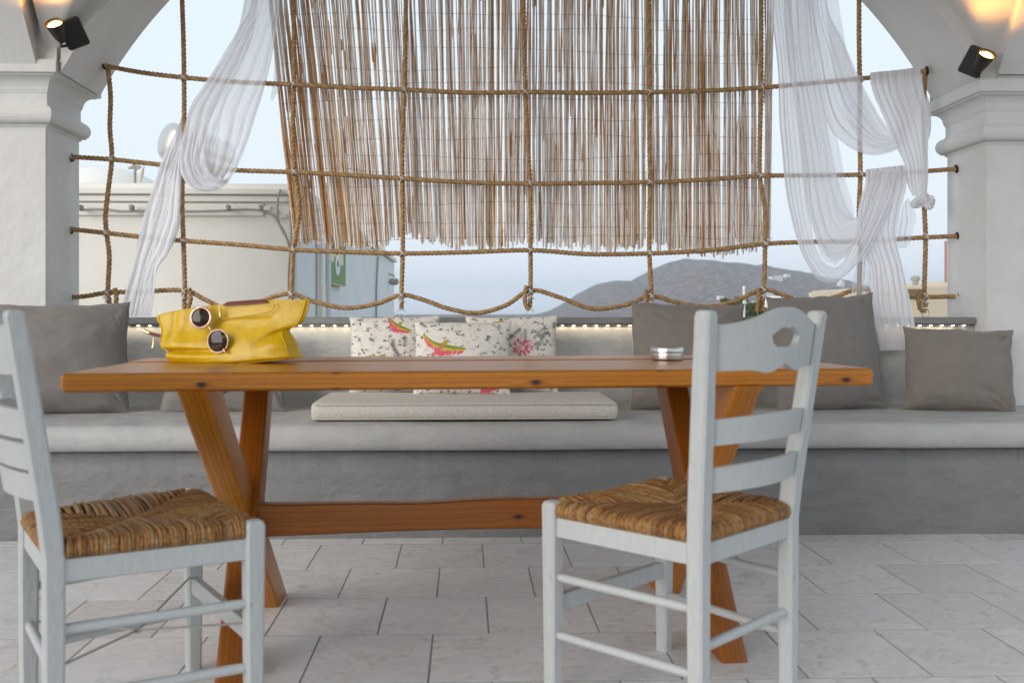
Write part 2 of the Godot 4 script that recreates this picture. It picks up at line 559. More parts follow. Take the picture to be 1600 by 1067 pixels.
	mat("red_paint", lin(0.50, 0.22, 0.20), 0.6)
	mat("panel_blue", lin(0.20, 0.32, 0.40), 0.2)
	mat("sign_cream", lin(0.72, 0.68, 0.42), 0.6)
	mat("sign_green", lin(0.15, 0.30, 0.11), 0.6)
	mat("sign_letter", lin(0.17, 0.28, 0.17), 0.6)
	mat("sign_white", lin(0.75, 0.78, 0.78), 0.6)
	mat("sign_blue", lin(0.07, 0.20, 0.45), 0.6)
	m = mat("hill_scrub", Color(1, 1, 1), 1.0)
	tri(m, noise_tex(0.02, [[0.25, lin(0.06, 0.05, 0.045)], [0.42, lin(0.20, 0.13, 0.105)], [0.5, lin(0.08, 0.095, 0.045)], [0.58, lin(0.20, 0.14, 0.115)], [0.72, lin(0.36, 0.27, 0.22)]], 6, FastNoiseLite.TYPE_SIMPLEX_SMOOTH, 1024, 91, 25.0), Vector3(0.0055, 0.0055, 0.0055), null, 0.0, true)
	m = mat("dry_ground", Color(1, 1, 1), 1.0)
	tri(m, noise_tex(0.02, [[0.2, lin(0.20, 0.17, 0.13)], [0.8, lin(0.30, 0.27, 0.22)]], 5, FastNoiseLite.TYPE_SIMPLEX_SMOOTH, 512, 92), Vector3(0.02, 0.02, 0.02), null, 0.0, true)
	m = mat("leaf", lin(0.062, 0.088, 0.028), 0.7)
	m.vertex_color_use_as_albedo = true
	m.albedo_color = Color(1, 1, 1)
	mat("bark", lin(0.12, 0.09, 0.06), 0.9)

# ---------------------------------------------------------------- the built place
const COL_L := -1.94        # inner faces of the two columns
const COL_R := 2.485
const FRONT := 4.20         # d of the columns' near faces
const BACK := 4.556
const ARC_X := 0.29
const ARC_Y := 0.825
const ARC_R := 2.4376
const ROPE_D := 4.475
const SEAT_Y := 0.452

func make_floor() -> void:
	var f := Mb.new()
	f.box(Vector3(16, 0.2, 14), Transform3D(Basis(), Vector3(0.3, -0.1012, 2.44)), 0.002)
	var o := struct("floor", f.mesh(), M.grout)
	var tiles := []
	for k in 3:
		var b := Mb.new()
		b.box(Vector3(0.3052, 0.014, 0.3208), Transform3D(), 0.0007)
		tiles.append(b.mesh())
	rng.seed = 7
	for row in 12:
		var d := 3.55 - 0.08 + 0.163 - row * 0.326          # the row's middle
		if row == 0:
			d = 3.475 + 0.163
		var shift := 0.0635 if row % 2 == 1 else 0.2185
		for k in range(-8, 10):
			var x := shift + 0.31 * (k + 0.5)
			if absf(x) > 0.75 * d + 0.4 or d < 0.2:
				continue
			var xf := Transform3D(Basis.from_euler(Vector3(rng.randf_range(-0.0012, 0.0012), rng.randf_range(-0.002, 0.002), rng.randf_range(-0.0012, 0.0012))), Vector3(x, -0.007 + rng.randf_range(-0.0003, 0.0003), -d))
			part("tile", tiles[0], M["marble_%d" % [0, 1, 2, 3, 4, 5, 0, 3, 1][rng.randi() % 9]], o, xf)

# a face of a wall with a wavy hand-trowelled surface: profile (d, y) swept along x
func swept(profile: Array, x0: float, x1: float, n: int, wave: float) -> Mb:
	var p := PackedVector3Array()
	for j in n + 1:
		var x := lerpf(x0, x1, float(j) / n)
		for q in profile:
			var w := wave * fine.get_noise_3d(x * 55, q.y * 55, q.x * 55)
			var w2 := wave * fine.get_noise_3d(x * 55 + 900, q.y * 55, q.x * 55)
			p.append(Vector3(x, q.y + w, -q.x + w2))
	var b := Mb.new()
	b.grid(profile.size(), n + 1, p)
	return b

func make_bench() -> void:
	var o := thing("built_in_bench", "long built-in grey cement bench with thick rounded seat edge behind the table", "bench", Vector3(0.27, 0, -3.9))
	var xf := Transform3D(Basis(), Vector3(-0.27, 0, 3.9))
	var b := swept([Vector2(3.575, -0.01), Vector2(3.56, 0.0), Vector2(3.56, 0.12), Vector2(3.562, 0.25), Vector2(3.56, 0.36), Vector2(4.18, 0.36)], -3.6, 4.2, 130, 0.004)
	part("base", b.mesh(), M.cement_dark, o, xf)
	var prof := []
	prof.append(Vector2(3.60, 0.346))
	for k in 11:
		var a := -PI / 2 - PI * k / 10.0
		var cx := 3.556
		var c := Vector2(cos(a) * 0.036, sin(a))
		prof.append(Vector2(cx + c.x, 0.399 + (c.y) * 0.051 * (1.0 - 0.0 * k)))
	for k in 8:
		prof.append(Vector2(3.60 + k * 0.1, 0.452))
	b = swept(prof, -3.6, 4.2, 160, 0.005)
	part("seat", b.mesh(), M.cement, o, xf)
	b = swept([Vector2(4.30, 0.44), Vector2(4.30, 0.55), Vector2(4.30, 0.65), Vector2(4.30, 0.75), Vector2(4.30, 0.838), Vector2(4.50, 0.838), Vector2(4.50, -3.0)], COL_L + 0.002, COL_R - 0.002, 110, 0.004)
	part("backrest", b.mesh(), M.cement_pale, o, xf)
	var w := Mb.new()
	w.box(Vector3(COL_R - COL_L - 0.02, 0.034, 0.25), Transform3D(Basis(), Vector3((COL_L + COL_R) / 2, 0.856, -4.40)), 0.004)
	part("ledge", w.mesh(), M.ledge_paint, o, xf)
	# the light strip under the ledge
	var s := thing("light_strip", "row of small warm lights glowing under the front edge of the grey ledge", "light strip", Vector3(0.27, 0.838, -4.29))
	var bead := Mb.new()
	bead.box(Vector3(0.012, 0.004, 0.006), Transform3D(), 0.001)
	var bm := bead.mesh()
	var strip := Mb.new()
	strip.box(Vector3(COL_R - COL_L - 0.06, 0.002, 0.010), Transform3D(), 0.0005)
	part("strip", strip.mesh(), M.pole_white, s, Transform3D(Basis(), Vector3(0, -0.002, 0)))
	for k in 80:
		part("light_bead", bm, M.led_glow, s, Transform3D(Basis(), Vector3(-2.15 + k * 0.0545, -0.0052, 0)))
	var al := AreaLight3D.new()
	al.name = "strip_light"
	al.area_size = Vector2(4.2, 0.012)
	al.light_energy = 0.025
	al.light_color = Color(1.0, 0.90, 0.74)
	al.shadow_enabled = true
	s.add_child(al)
	al.position = Vector3(0, -0.012, 0)
	al.rotation.x = -PI / 2

# square mouldings: rings of a profile (flare, y) round a rectangle
func moulding(b: Mb, x0: float, x1: float, z0: float, z1: float, prof: Array) -> void:
	for k in prof.size() - 1:
		var q: Vector2 = prof[k]
		var w: Vector2 = prof[k + 1]
		var c := func(e: Vector2) -> Array:
			return [Vector3(x0 - e.x, e.y, z0 - e.x), Vector3(x1 + e.x, e.y, z0 - e.x), Vector3(x1 + e.x, e.y, z1 + e.x), Vector3(x0 - e.x, e.y, z1 + e.x)]
		var a: Array = c.call(q)
		var d: Array = c.call(w)
		for s in 4:
			var t := (s + 1) % 4
			# subdivided along the side, slightly uneven as plaster is
			var p := PackedVector3Array()
			for i in 9:
				var f := i / 8.0
				var wob := 0.0025 * fine.get_noise_3d(a[s].lerp(a[t], f).x * 50, a[s].y * 50, a[s].lerp(a[t], f).z * 50) if i > 0 and i < 8 else 0.0
				p.append(a[s].lerp(a[t], f) + Vector3(0, wob, 0))
				p.append(d[s].lerp(d[t], f) + Vector3(0, wob, 0))
			b.grid(2, 9, p)

func column(label: String, x0: float, x1: float, drop: float) -> void:
	var o := thing("column", label, "column", Vector3((x0 + x1) / 2, 0, -(FRONT + BACK) / 2))
	var hx := (x1 - x0) / 2
	var hz := (BACK - FRONT) / 2
	var b := Mb.new()
	b.box(Vector3(hx * 2, 1.80 - drop, hz * 2), Transform3D(Basis(), Vector3(0, (1.80 - drop) / 2, 0)), 0.007)
	part("shaft", b.mesh(), M.limewash, o)
	var prof := [Vector2(-0.02, 1.748), Vector2(0.004, 1.752), Vector2(0.008, 1.762), Vector2(0.026, 1.766)]
	for k in 9:
		var a := -PI / 2 + PI * k / 8.0
		prof.append(Vector2(0.012 + 0.028 * cos(a), 1.806 + 0.040 * sin(a)))
	prof.append_array([Vector2(0.006, 1.852), Vector2(0.004, 1.862), Vector2(0.004, 1.905), Vector2(0.008, 1.912), Vector2(0.010, 1.920)])
	for k in 7:
		var a := PI / 2 * k / 6.0
		prof.append(Vector2(0.012 + 0.046 * (1.0 - cos(a)), 1.922 + 0.056 * sin(a)))
	prof.append_array([Vector2(0.060, 1.982), Vector2(0.061, 1.985), Vector2(0.074, 1.986), Vector2(0.077, 1.989), Vector2(0.077, 2.043), Vector2(0.074, 2.046), Vector2(-0.03, 2.047)])
	var q := []
	for e in prof:
		q.append(Vector2(e.x, e.y - drop))
	var c := Mb.new()
	moulding(c, -hx, hx, -hz, hz, q)
	part("capital", c.mesh(), M.limewash, o)

# an arched wall: opening of the big radius between s0 and s1 along one axis, t0..t1 thick along the other
func arch_mesh(centre: float, s0: float, s1: float, e0: float, e1: float, t0: float, t1: float, foot: float, top: float, along_x: bool) -> ArrayMesh:
	var b := Mb.new()
	var n := 72
	var pt := func(s: float, y: float, t: float) -> Vector3:
		return Vector3(s, y, -t) if along_x else Vector3(t, y, -s)
	var soffit := PackedVector3Array()
	var face0 := PackedVector3Array()
	var face1 := PackedVector3Array()
	for k in n + 1:
		var s := centre + (s1 - s0) / 2 * -cos(PI * k / n)
		var y := ARC_Y + sqrt(ARC_R * ARC_R - (s - centre) * (s - centre)) + 0.003 * fine.get_noise_1d(s * 60)
		for i in 7:
			soffit.append(pt.call(s, y + 0.002 * fine.get_noise_2d(s * 80, i * 30), lerpf(t0, t1, i / 6.0)))
		face0.append_array([pt.call(s, y, t0), pt.call(s, top, t0)])
		face1.append_array([pt.call(s, y, t1), pt.call(s, top, t1)])
	b.grid(7, n + 1, soffit)
	b.grid(2, n + 1, face0)
	b.grid(2, n + 1, face1)
	for e in [[e0, s0], [s1, e1]]:
		if e[1] - e[0] > 0.01:
			for t in [t0, t1]:
				b.quad(pt.call(e[0], foot, t), pt.call(e[1], foot, t), pt.call(e[1], top, t), pt.call(e[0], top, t))
			b.quad(pt.call(e[0], foot, t0), pt.call(e[1], foot, t0), pt.call(e[1], foot, t1), pt.call(e[0], foot, t1))
	return b.mesh()

func make_vault() -> void:
	var mid_d := 2.0
	var near_d := mid_d * 2 - FRONT
	var top := 3.75
	column("white plaster column with moulded capital left of the opening", COL_L - 0.72, COL_L, 0.0)
	column("white plaster column with moulded capital right of the opening", COL_R, COL_R + 0.72, 0.055)
	var a := part("front_arch", arch_mesh(ARC_X, COL_L + 0.072, COL_R - 0.072, COL_L - 0.72, COL_R + 0.72, FRONT - 0.055, BACK + 0.03, 1.99, top, true), M.limewash, self)
	tag(a, "broad white plaster arch spanning the opening between the two columns", "arch")
	var st := func(called: String, label: String, t0: float, t1: float) -> void:
		var s := part(called, arch_mesh(mid_d, near_d + 0.072, FRONT - 0.072, near_d - 0.36, FRONT - 0.056, t0, t1, 1.99, top, false), M.limewash, self)
		tag(s, label, "arch")
	st.call("side_arch", "white plaster side arch rising from the left column towards the viewer", COL_L - 0.72, COL_L - 0.012)
	st.call("side_arch", "white plaster side arch rising from the right column towards the viewer", COL_R + 0.012, COL_R + 0.72)
	# groin vault
	var n := 96
	var p := PackedVector3Array()
	var big := ARC_R + 0.06
	for j in n + 1:
		var sd := sin(PI / 2 * (2.0 * j / n - 1.0))
		for i in n + 1:
			var sx := sin(PI / 2 * (2.0 * i / n - 1.0))
			var dx := sx * (COL_R - COL_L) / 2
			var dd := sd * (FRONT - near_d) / 2
			var y := ARC_Y + maxf(sqrt(big * big - dx * dx), sqrt(big * big - dd * dd))
			p.append(Vector3(ARC_X + dx, y + 0.004 * fine.get_noise_2d(dx * 40, dd * 40), -(mid_d + dd)))
	var b := Mb.new()
	b.grid(n + 1, n + 1, p)
	var v := struct("vaulted_ceiling", b.mesh(), M.limewash)
	b = Mb.new()
	b.box(Vector3(5.9, 0.12, 5.2), Transform3D(Basis(), Vector3(ARC_X, top + 0.063, -2.1)), 0.01)
	part("roof_slab", b.mesh(), M.limewash, v)
	for x in [COL_L - 0.36, COL_R + 0.36]:
		b = Mb.new()
		b.box(Vector3(0.24, 2.03, 0.24), Transform3D(Basis(), Vector3(x, 1.015, -near_d + 0.18)), 0.01)
		part("rear_column", b.mesh(), M.limewash, v)

# a spot lamp: square wall plate, arm, tapered head whose open end glows
func lamp(label: String, plate: Vector3, turn: float, head: Vector3, aim: Vector3) -> void:
	var o := thing("spot_lamp", label, "lamp", plate)
	var b := Mb.new()
	b.box(Vector3(0.10, 0.13, 0.028), Transform3D(Basis.from_euler(Vector3(0.35, turn, 0.55 * signf(turn))), Vector3.ZERO), 0.008)
	part("wall_plate", b.mesh(), M.lamp_black, o)
	var h := head - plate
	b = Mb.new()
	var low := h - aim * 0.085
	b.tube(PackedVector3Array([Vector3(0, -0.05, 0), low + Vector3(0, -0.03, 0.01), low]), [0.007, 0.007, 0.009], 8)
	part("arm", b.mesh(), M.lamp_black, o)
	var side := aim.cross(Vector3(0, 0, 1)).normalized()
	var xf := Transform3D(Basis(side, aim, side.cross(aim)), h)
	b = Mb.new()
	b.lathe(PackedVector2Array([Vector2(0.0, -0.088), Vector2(0.018, -0.086), Vector2(0.025, -0.07), Vector2(0.036, -0.02), Vector2(0.040, 0.004), Vector2(0.0385, 0.006), Vector2(0.033, -0.004), Vector2(0.032, -0.012)]), 24, xf)
	var shade := part("head", b.mesh(), M.lamp_black, o)
	b = Mb.new()
	b.lathe(PackedVector2Array([Vector2(0.032, -0.009), Vector2(0.026, -0.002), Vector2(0.012, 0.001), Vector2(0.0, 0.0015)]), 24, xf)
	part("lamp_bulb", b.mesh(), M.lamp_glow, shade)
	var l := SpotLight3D.new()
	l.name = "spot"
	l.light_color = Color(1.0, 0.66, 0.30)
	l.light_energy = 0.22
	l.light_size = 0.03
	l.spot_angle = 78
	l.spot_angle_attenuation = 0.9
	l.spot_range = 8
	l.spot_attenuation = 2
	l.shadow_enabled = true
	o.add_child(l)
	l.position = h + aim * 0.012
	l.basis = Basis.looking_at(aim, Vector3(0, 0, 1))

func make_lamps() -> void:
	lamp("black spot lamp glowing warm above the left column's capital", at(114, 52, 4.09), 0.7, at(84, 37, 4.0), Vector3(-0.06, 0.64, 0.77).normalized())
	lamp("black spot lamp lighting the vault orange above the right column's capital", at(1524, 96, 4.09), -0.7, at(1543, 85, 4.0), Vector3(0.06, 0.64, 0.77).normalized())

# ---------------------------------------------------------------- rope net
func rope_path(flat: Array, d: float) -> PackedVector3Array:
	var pts := PackedVector3Array()
	for q in px_list(flat):
		pts.append(at(q.x, q.y, d))
	return smooth_path(pts, 0.006)

func make_ropes() -> void:
	var o := thing("rope_net", "net of thick twisted jute ropes tied in a grid across the arched opening", "rope net", at(770, 490, ROPE_D))
	var xf := Transform3D(Basis(), -o.position)
	var down := [
		[168, 106, 172, 150, 171, 200, 174, 246, 168, 300, 164, 340, 166, 365, 170, 400, 168, 458, 172, 484],
		[283, -62, 284, 0, 286, 60, 287, 121, 287, 200, 285, 262, 284, 320, 286, 376, 288, 450, 287, 484],
		[456, -165, 458, 0, 459, 60, 459, 132, 457, 200, 460, 268, 467, 330, 458, 390, 455, 450, 453, 484],
		[637, -228, 634, 0, 633, 60, 632, 140, 629, 200, 628, 279, 629, 340, 629, 396, 627, 460, 627, 482],
		[812, -252, 818, 0, 819, 70, 821, 144, 824, 210, 828, 287, 829, 340, 829, 391, 829, 450, 828, 480],
		[1010, -230, 1014, 0, 1015, 70, 1016, 144, 1015, 210, 1016, 285, 1015, 340, 1015, 396, 1018, 462, 1016, 484],
		[1190, -165, 1190, 0, 1190, 70, 1190, 137, 1188, 210, 1188, 276, 1196, 330, 1196, 381, 1194, 452, 1190, 486],
		[1342, -62, 1343, 0, 1343, 60, 1344, 124, 1344, 200, 1345, 273, 1343, 330, 1345, 377, 1343, 456, 1343, 486],
		[1447, 114, 1444, 170, 1446, 269, 1445, 320, 1447, 371, 1446, 420, 1445, 462, 1447, 480]]
	for q in down:
		var b := Mb.new()
		b.rope(rope_path(q, ROPE_D))
		part("upright_rope", b.mesh(), M.jute, o, xf)
	var across := [
		[165, 103, 220, 113, 287, 121, 370, 128, 459, 132, 550, 137, 632, 140, 740, 145, 820, 144, 920, 145, 1016, 144, 1100, 142, 1190, 137, 1270, 130, 1344, 123, 1400, 117, 1447, 111],
		[112, 245, 174, 249, 230, 255, 287, 261, 370, 266, 460, 269, 550, 274, 628, 279, 730, 285, 828, 287, 920, 286, 1015, 285, 1100, 281, 1188, 275, 1270, 274, 1345, 273, 1440, 268, 1493, 264],
		[110, 358, 166, 364, 230, 371, 286, 376, 370, 382, 458, 390, 550, 394, 629, 396, 730, 394, 829, 391, 920, 397, 1015, 396, 1110, 391, 1196, 381, 1270, 378, 1345, 377, 1447, 371, 1496, 369],
		[108, 464, 130, 463, 168, 457, 215, 456, 290, 454, 320, 468, 350, 481, 390, 478, 425, 464, 455, 459, 490, 471, 540, 481, 590, 474, 627, 461, 660, 468, 700, 482, 745, 489, 790, 477, 829, 454, 870, 463, 925, 482, 975, 477, 1018, 463, 1060, 473, 1108, 479, 1150, 470, 1193, 453, 1230, 463, 1270, 473, 1305, 464, 1343, 452, 1395, 461, 1447, 464, 1497, 463]]
	for k in 4:
		var b := Mb.new()
		b.rope(rope_path(across[k], ROPE_D - (0.020 if k < 3 else -0.004)))
		part("cross_rope", b.mesh(), M.jute, o, xf)
	# doubled ends at the columns and loops at the foot
	for q in [[179, 450, 181, 466, 178, 482, 172, 488], [1185, 450, 1186, 465, 1183, 486], [823, 446, 820, 462, 822, 478, 828, 484], [1438, 452, 1436, 468, 1440, 484, 1447, 486], [1010, 452, 1009, 466, 1013, 480], [295, 450, 297, 466, 293, 484]]:
		var b := Mb.new()
		b.rope(rope_path(q, ROPE_D - 0.012), 0.0125)
		part("rope_end", b.mesh(), M.jute, o, xf)
	# lashings of white string
	var lash := Mb.new()
	lash.torus(Vector3.ZERO, Vector3(0.7, 0.75, 0), 0.0205, 0.0022, 14, 5)
	lash.torus(Vector3(0.004, 0.002, 0), Vector3(0.75, 0.6, 0.1), 0.0205, 0.0022, 14, 5)
	lash.torus(Vector3.ZERO, Vector3(-0.7, 0.75, 0), 0.0205, 0.0022, 14, 5)
	var lm := lash.mesh()
	for q in [287, 121, 459, 132, 632, 140, 820, 144, 1016, 144, 1190, 137, 1344, 123, 174, 249, 287, 261, 460, 269, 628, 279, 828, 287, 1015, 285, 1188, 275, 1345, 273, 166, 364, 286, 376, 458, 390, 629, 396, 829, 391, 1015, 396, 1196, 381, 1345, 377, 1447, 371].size() / 2:
		var L := [287, 121, 459, 132, 632, 140, 820, 144, 1016, 144, 1190, 137, 1344, 123, 174, 249, 287, 261, 460, 269, 628, 279, 828, 287, 1015, 285, 1188, 275, 1345, 273, 166, 364, 286, 376, 458, 390, 629, 396, 829, 391, 1015, 396, 1196, 381, 1345, 377, 1447, 371]
		part("lashing", lm, M.string_white, o, Transform3D(Basis.from_euler(Vector3(0, 0, 0.4 * sin(q * 2.1))), at(L[q * 2], L[q * 2 + 1], ROPE_D - 0.012) - o.position))
	for q in [[168, 457], [288, 455], [455, 460], [627, 461], [829, 455], [1018, 463], [1193, 453], [1446, 463]]:
		part("lashing", lm, M.string_white, o, Transform3D(Basis(), at(q[0], q[1], ROPE_D) - o.position))
		part("lashing", lm, M.string_white, o, Transform3D(Basis.from_euler(Vector3(0, 0, 0.5)), at(q[0] - 1, q[1] + 10, ROPE_D) - o.position))
	# rings on the ledge, eyes in the columns
	var ring := Mb.new()
	ring.torus(Vector3.ZERO, Vector3(0.15, 0, 1), 0.021, 0.0022, 24, 6)
	var rm := ring.mesh()
	for x in [172, 287, 453, 627, 828, 1016, 1190, 1343, 1447]:
		var q := at(x, 486, ROPE_D)
		part("ring", rm, M.steel, o, Transform3D(Basis(), Vector3(q.x, 0.892, q.z) - o.position))
	var eye := Mb.new()
	eye.torus(Vector3.ZERO, Vector3(1, 0.2, 0.3), 0.017, 0.006, 16, 8)
	var em := eye.mesh()
	for q in [[163, 102], [110, 246], [109, 359], [107, 464], [1449, 110], [1495, 264], [1497, 369], [1499, 463]]:
		part("wall_eye", em, M.iron, o, Transform3D(Basis(), at(q[0], q[1], ROPE_D - 0.015) - o.position))

# ---------------------------------------------------------------- reed blind
func make_blind() -> void:
	var d0 := 4.535
	var o := thing("reed_blind", "hanging blind of thin split reeds, pale with brown sheaths, behind the rope net", "blind", at(820, 390, d0))
	rng.seed = 21
	var fringe := px_list([428, 386, 465, 384, 500, 379, 530, 388, 570, 391, 600, 386, 636, 366, 660, 375, 700, 388, 760, 390, 800, 384, 820, 379, 850, 386, 900, 387, 940, 393, 985, 392, 1012, 380, 1050, 394, 1100, 399, 1135, 402, 1180, 391, 1208, 372])
	var kinds := []
	for k in 12:
		var b := Mb.new()
		var pts := PackedVector3Array()
		var rad := []
		var base := rng.randf_range(0.0032, 0.0049)
		var bx := rng.randf() * 9.0
		for j in 13:
			var f := j / 12.0
			pts.append(Vector3(0.006 * sin(bx + f * 4.0) + 0.003 * sin(bx * 3 + f * 11.0), f * 1.72, 0.004 * sin(bx * 2 + f * 5.0)))
			rad.append(base * (1.0 - 0.18 * f) * (1.12 if j % 3 == 1 else 1.0))
		b.tube(pts, rad, 6)
		kinds.append(b.mesh())
	var n := 300
	var spots := []
	for k in n:
		var f := (k + rng.randf_range(0.25, 0.75)) / n
		var px := lerpf(461, 1207, f)
		var low := 388.0
		for q in fringe.size() - 1:
			if px >= fringe[q].x and px <= fringe[q + 1].x:
				low = lerpf(fringe[q].y, fringe[q + 1].y, (px - fringe[q].x) / (fringe[q + 1].x - fringe[q].x))
		low += rng.randf_range(-9, 5) - (rng.randf() * 14 if rng.randf() < 0.15 else 0.0)
		var foot := at(px, low, d0 + rng.randf_range(-0.005, 0.007))
		var lean := lerpf(0.105, 0.0, smoothstep(455, 800, px)) + rng.randf_range(-0.012, 0.012)
		var m := kinds[rng.randi() % 12] as Mesh
		var brown := 0.30 if px < 520 else 0.09
		var c: int = 4 if rng.randf() < brown else [0, 0, 0, 1, 1, 2, 2, 3, 5, 5][rng.randi() % 10]
		var xf := Transform3D(Basis.from_euler(Vector3(rng.randf_range(-0.004, 0.004), rng.randf() * TAU, 0)), Vector3.ZERO)
		xf = Transform3D(Basis(Vector3(0, 0, 1), lean), foot - o.position) * xf
		part("reed", m, M["reed_%d" % c], o, xf)
		spots.append([foot - o.position, lean])
	# leaf sheaths still on the reeds, and split slivers between them
	var sheath := Mb.new()
	for k in 260:
		var s: Array = spots[rng.randi() % n]
		if k < 50:
			s = spots[rng.randi() % 40]
		var y0 := rng.randf() * 1.35
		var ln := rng.randf_range(0.05, 0.26)
		var p := PackedVector3Array()
		var w := rng.randf_range(0.0024, 0.0042)
		var off := rng.randf_range(-0.003, 0.003)
		var peel := rng.randf_range(-0.012, 0.012) if rng.randf() < 0.5 else 0.0
		for j in 6:
			var f := j / 5.0
			var c: Vector3 = s[0] + Vector3(-sin(s[1]), cos(s[1]), 0) * (y0 + f * ln) + Vector3(off + peel * f * f, 0, 0.005 + absf(peel) * f * f * 0.7)
			var ww := w * (0.5 + 0.5 * sin(PI * clampf(0.25 + 0.75 * f, 0, 1)))
			for i in 3:
				p.append(c + Vector3((i - 1) * ww, 0, -absf(i - 1.0) * ww * 0.5))
		sheath.grid(3, 6, p)
	var sh := part("leaf_sheath", sheath.mesh(), M.reed_sheath, o)
	sh.set_meta("kind", "stuff")
	# a looser second layer of thin reeds behind, too fine to tell apart
	var back := [Mb.new(), Mb.new(), Mb.new()]
	for k in 300:
		var s: Array = spots[k % (n - 1)]
		if rng.randf() < 0.12:
			continue
		var lean: float = s[1] + rng.randf_range(-0.006, 0.006)
		var between: Vector3 = (s[0] as Vector3).lerp(spots[k % (n - 1) + 1][0], 0.5)
		var q := between + Vector3(rng.randf_range(-0.002, 0.002), rng.randf_range(-0.01, 0.03), -rng.randf_range(0.007, 0.014))
		var up := Vector3(-sin(lean), cos(lean), 0)
		var r := rng.randf_range(0.0022, 0.0040)
		(back[[0, 0, 0, 1, 0, 2][rng.randi() % 6]] as Mb).tube(PackedVector3Array([q, q + up * 0.4 + Vector3(rng.randf_range(-0.003, 0.003), 0, 0), q + up * 0.9 + Vector3(rng.randf_range(-0.004, 0.004), 0, 0), q + up * 1.68]), [r, r * 1.1, r, r * 0.8], 5, false)
	for k in 3:
		var sl := part("back_reeds", back[k].mesh(), M[["reed_1", "reed_3", "reed_4"][k]], o)
		sl.set_meta("kind", "stuff")
	var pole := Mb.new()
	var high := at(455, 300, d0)
	pole.tube(PackedVector3Array([Vector3(high.x - 0.08, 2.915, -d0 - 0.01), Vector3(0.2, 2.935, -d0 - 0.01), Vector3(1.52, 2.915, -d0 - 0.01)]), [0.018], 10)
	part("top_pole", pole.mesh(), M.reed_4, o, Transform3D(Basis(), -o.position))
	for k in 18:
		var pts := PackedVector3Array()
		var y := 0.045 + k * 0.088
		for j in 120:
			var f := j / 119.0
			var px := lerpf(459, 1207, f)
			var q := at(px, 388, d0) - o.position
			var lean := lerpf(0.105, 0.0, smoothstep(455, 800, px))
			pts.append(Vector3(q.x - lean * y, y + 0.012 * fine.get_noise_2d(px * 0.7, k * 50) + 0.05 * fine.get_noise_2d(px * 0.12, k * 70.0), 0.0075 if j % 2 else 0.003))
		var b := Mb.new()
		b.tube(pts, [0.0008], 4, false)
		part("wire", b.mesh(), M.tying_wire, o)

# ---------------------------------------------------------------- gauze curtains
# a gathered length of cloth between two edges, in folds that partly lie over one another
func drape(called: String, a: Array, b: Array, depths: Array, folds: float, deep: float, over: float, m: Material, parent: Node3D, sd: int, rows := 70) -> void:
	var ea := px_list(a)
	var eb := px_list(b)
	folds *= 1.4
	deep *= 0.75
	var nu := int(folds * 16) + 10
	var p := PackedVector3Array()
	for j in rows + 1:
		var t := float(j) / rows
		var pa := spline(ea, t)
		var pb := spline(eb, t)
		var dk := t * (depths.size() - 1)
		var di := clampi(int(dk), 0, depths.size() - 2)
		var d := lerpf(depths[di], depths[di + 1], dk - di)
		var qa := at(pa.x, pa.y, d)
		var qb := at(pb.x, pb.y, d)
		var wide := qa.distance_to(qb)
		var k := clampf(wide / 0.10, 0.25, 1.0)
		for i in nu + 1:
			var u := float(i) / nu
			var ph := TAU * folds * u + 5.5 * fine.get_noise_3d(u * 190.0, t * 110.0, sd * 97.0) + 1.5 * fine.get_noise_2d(t * 90.0, sd * 31.0)
			var win := smoothstep(0.0, 0.06, u) * smoothstep(1.0, 0.94, u)
			var gather := 0.55 + 1.1 * fine.get_noise_3d(u * 200.0 + 50, t * 45.0, sd * 13.0)
			var uu := u + over * gather * sin(ph) / (TAU * folds) * win
			var q := qa.lerp(qb, uu)
			q.z += deep * k * gather * cos(ph) * (0.35 + 0.65 * win) + 0.0034 * fine.get_noise_3d(u * wide * 9000.0, t * 420.0, sd * 5.0) + 0.0018 * fine.get_noise_3d(u * wide * 26000.0, t * 1500.0, sd * 9.0)
			p.append(q - parent.position)
	var mb := Mb.new()
	mb.grid(nu + 1, rows + 1, p)
	part(called, mb.mesh(), m, parent)

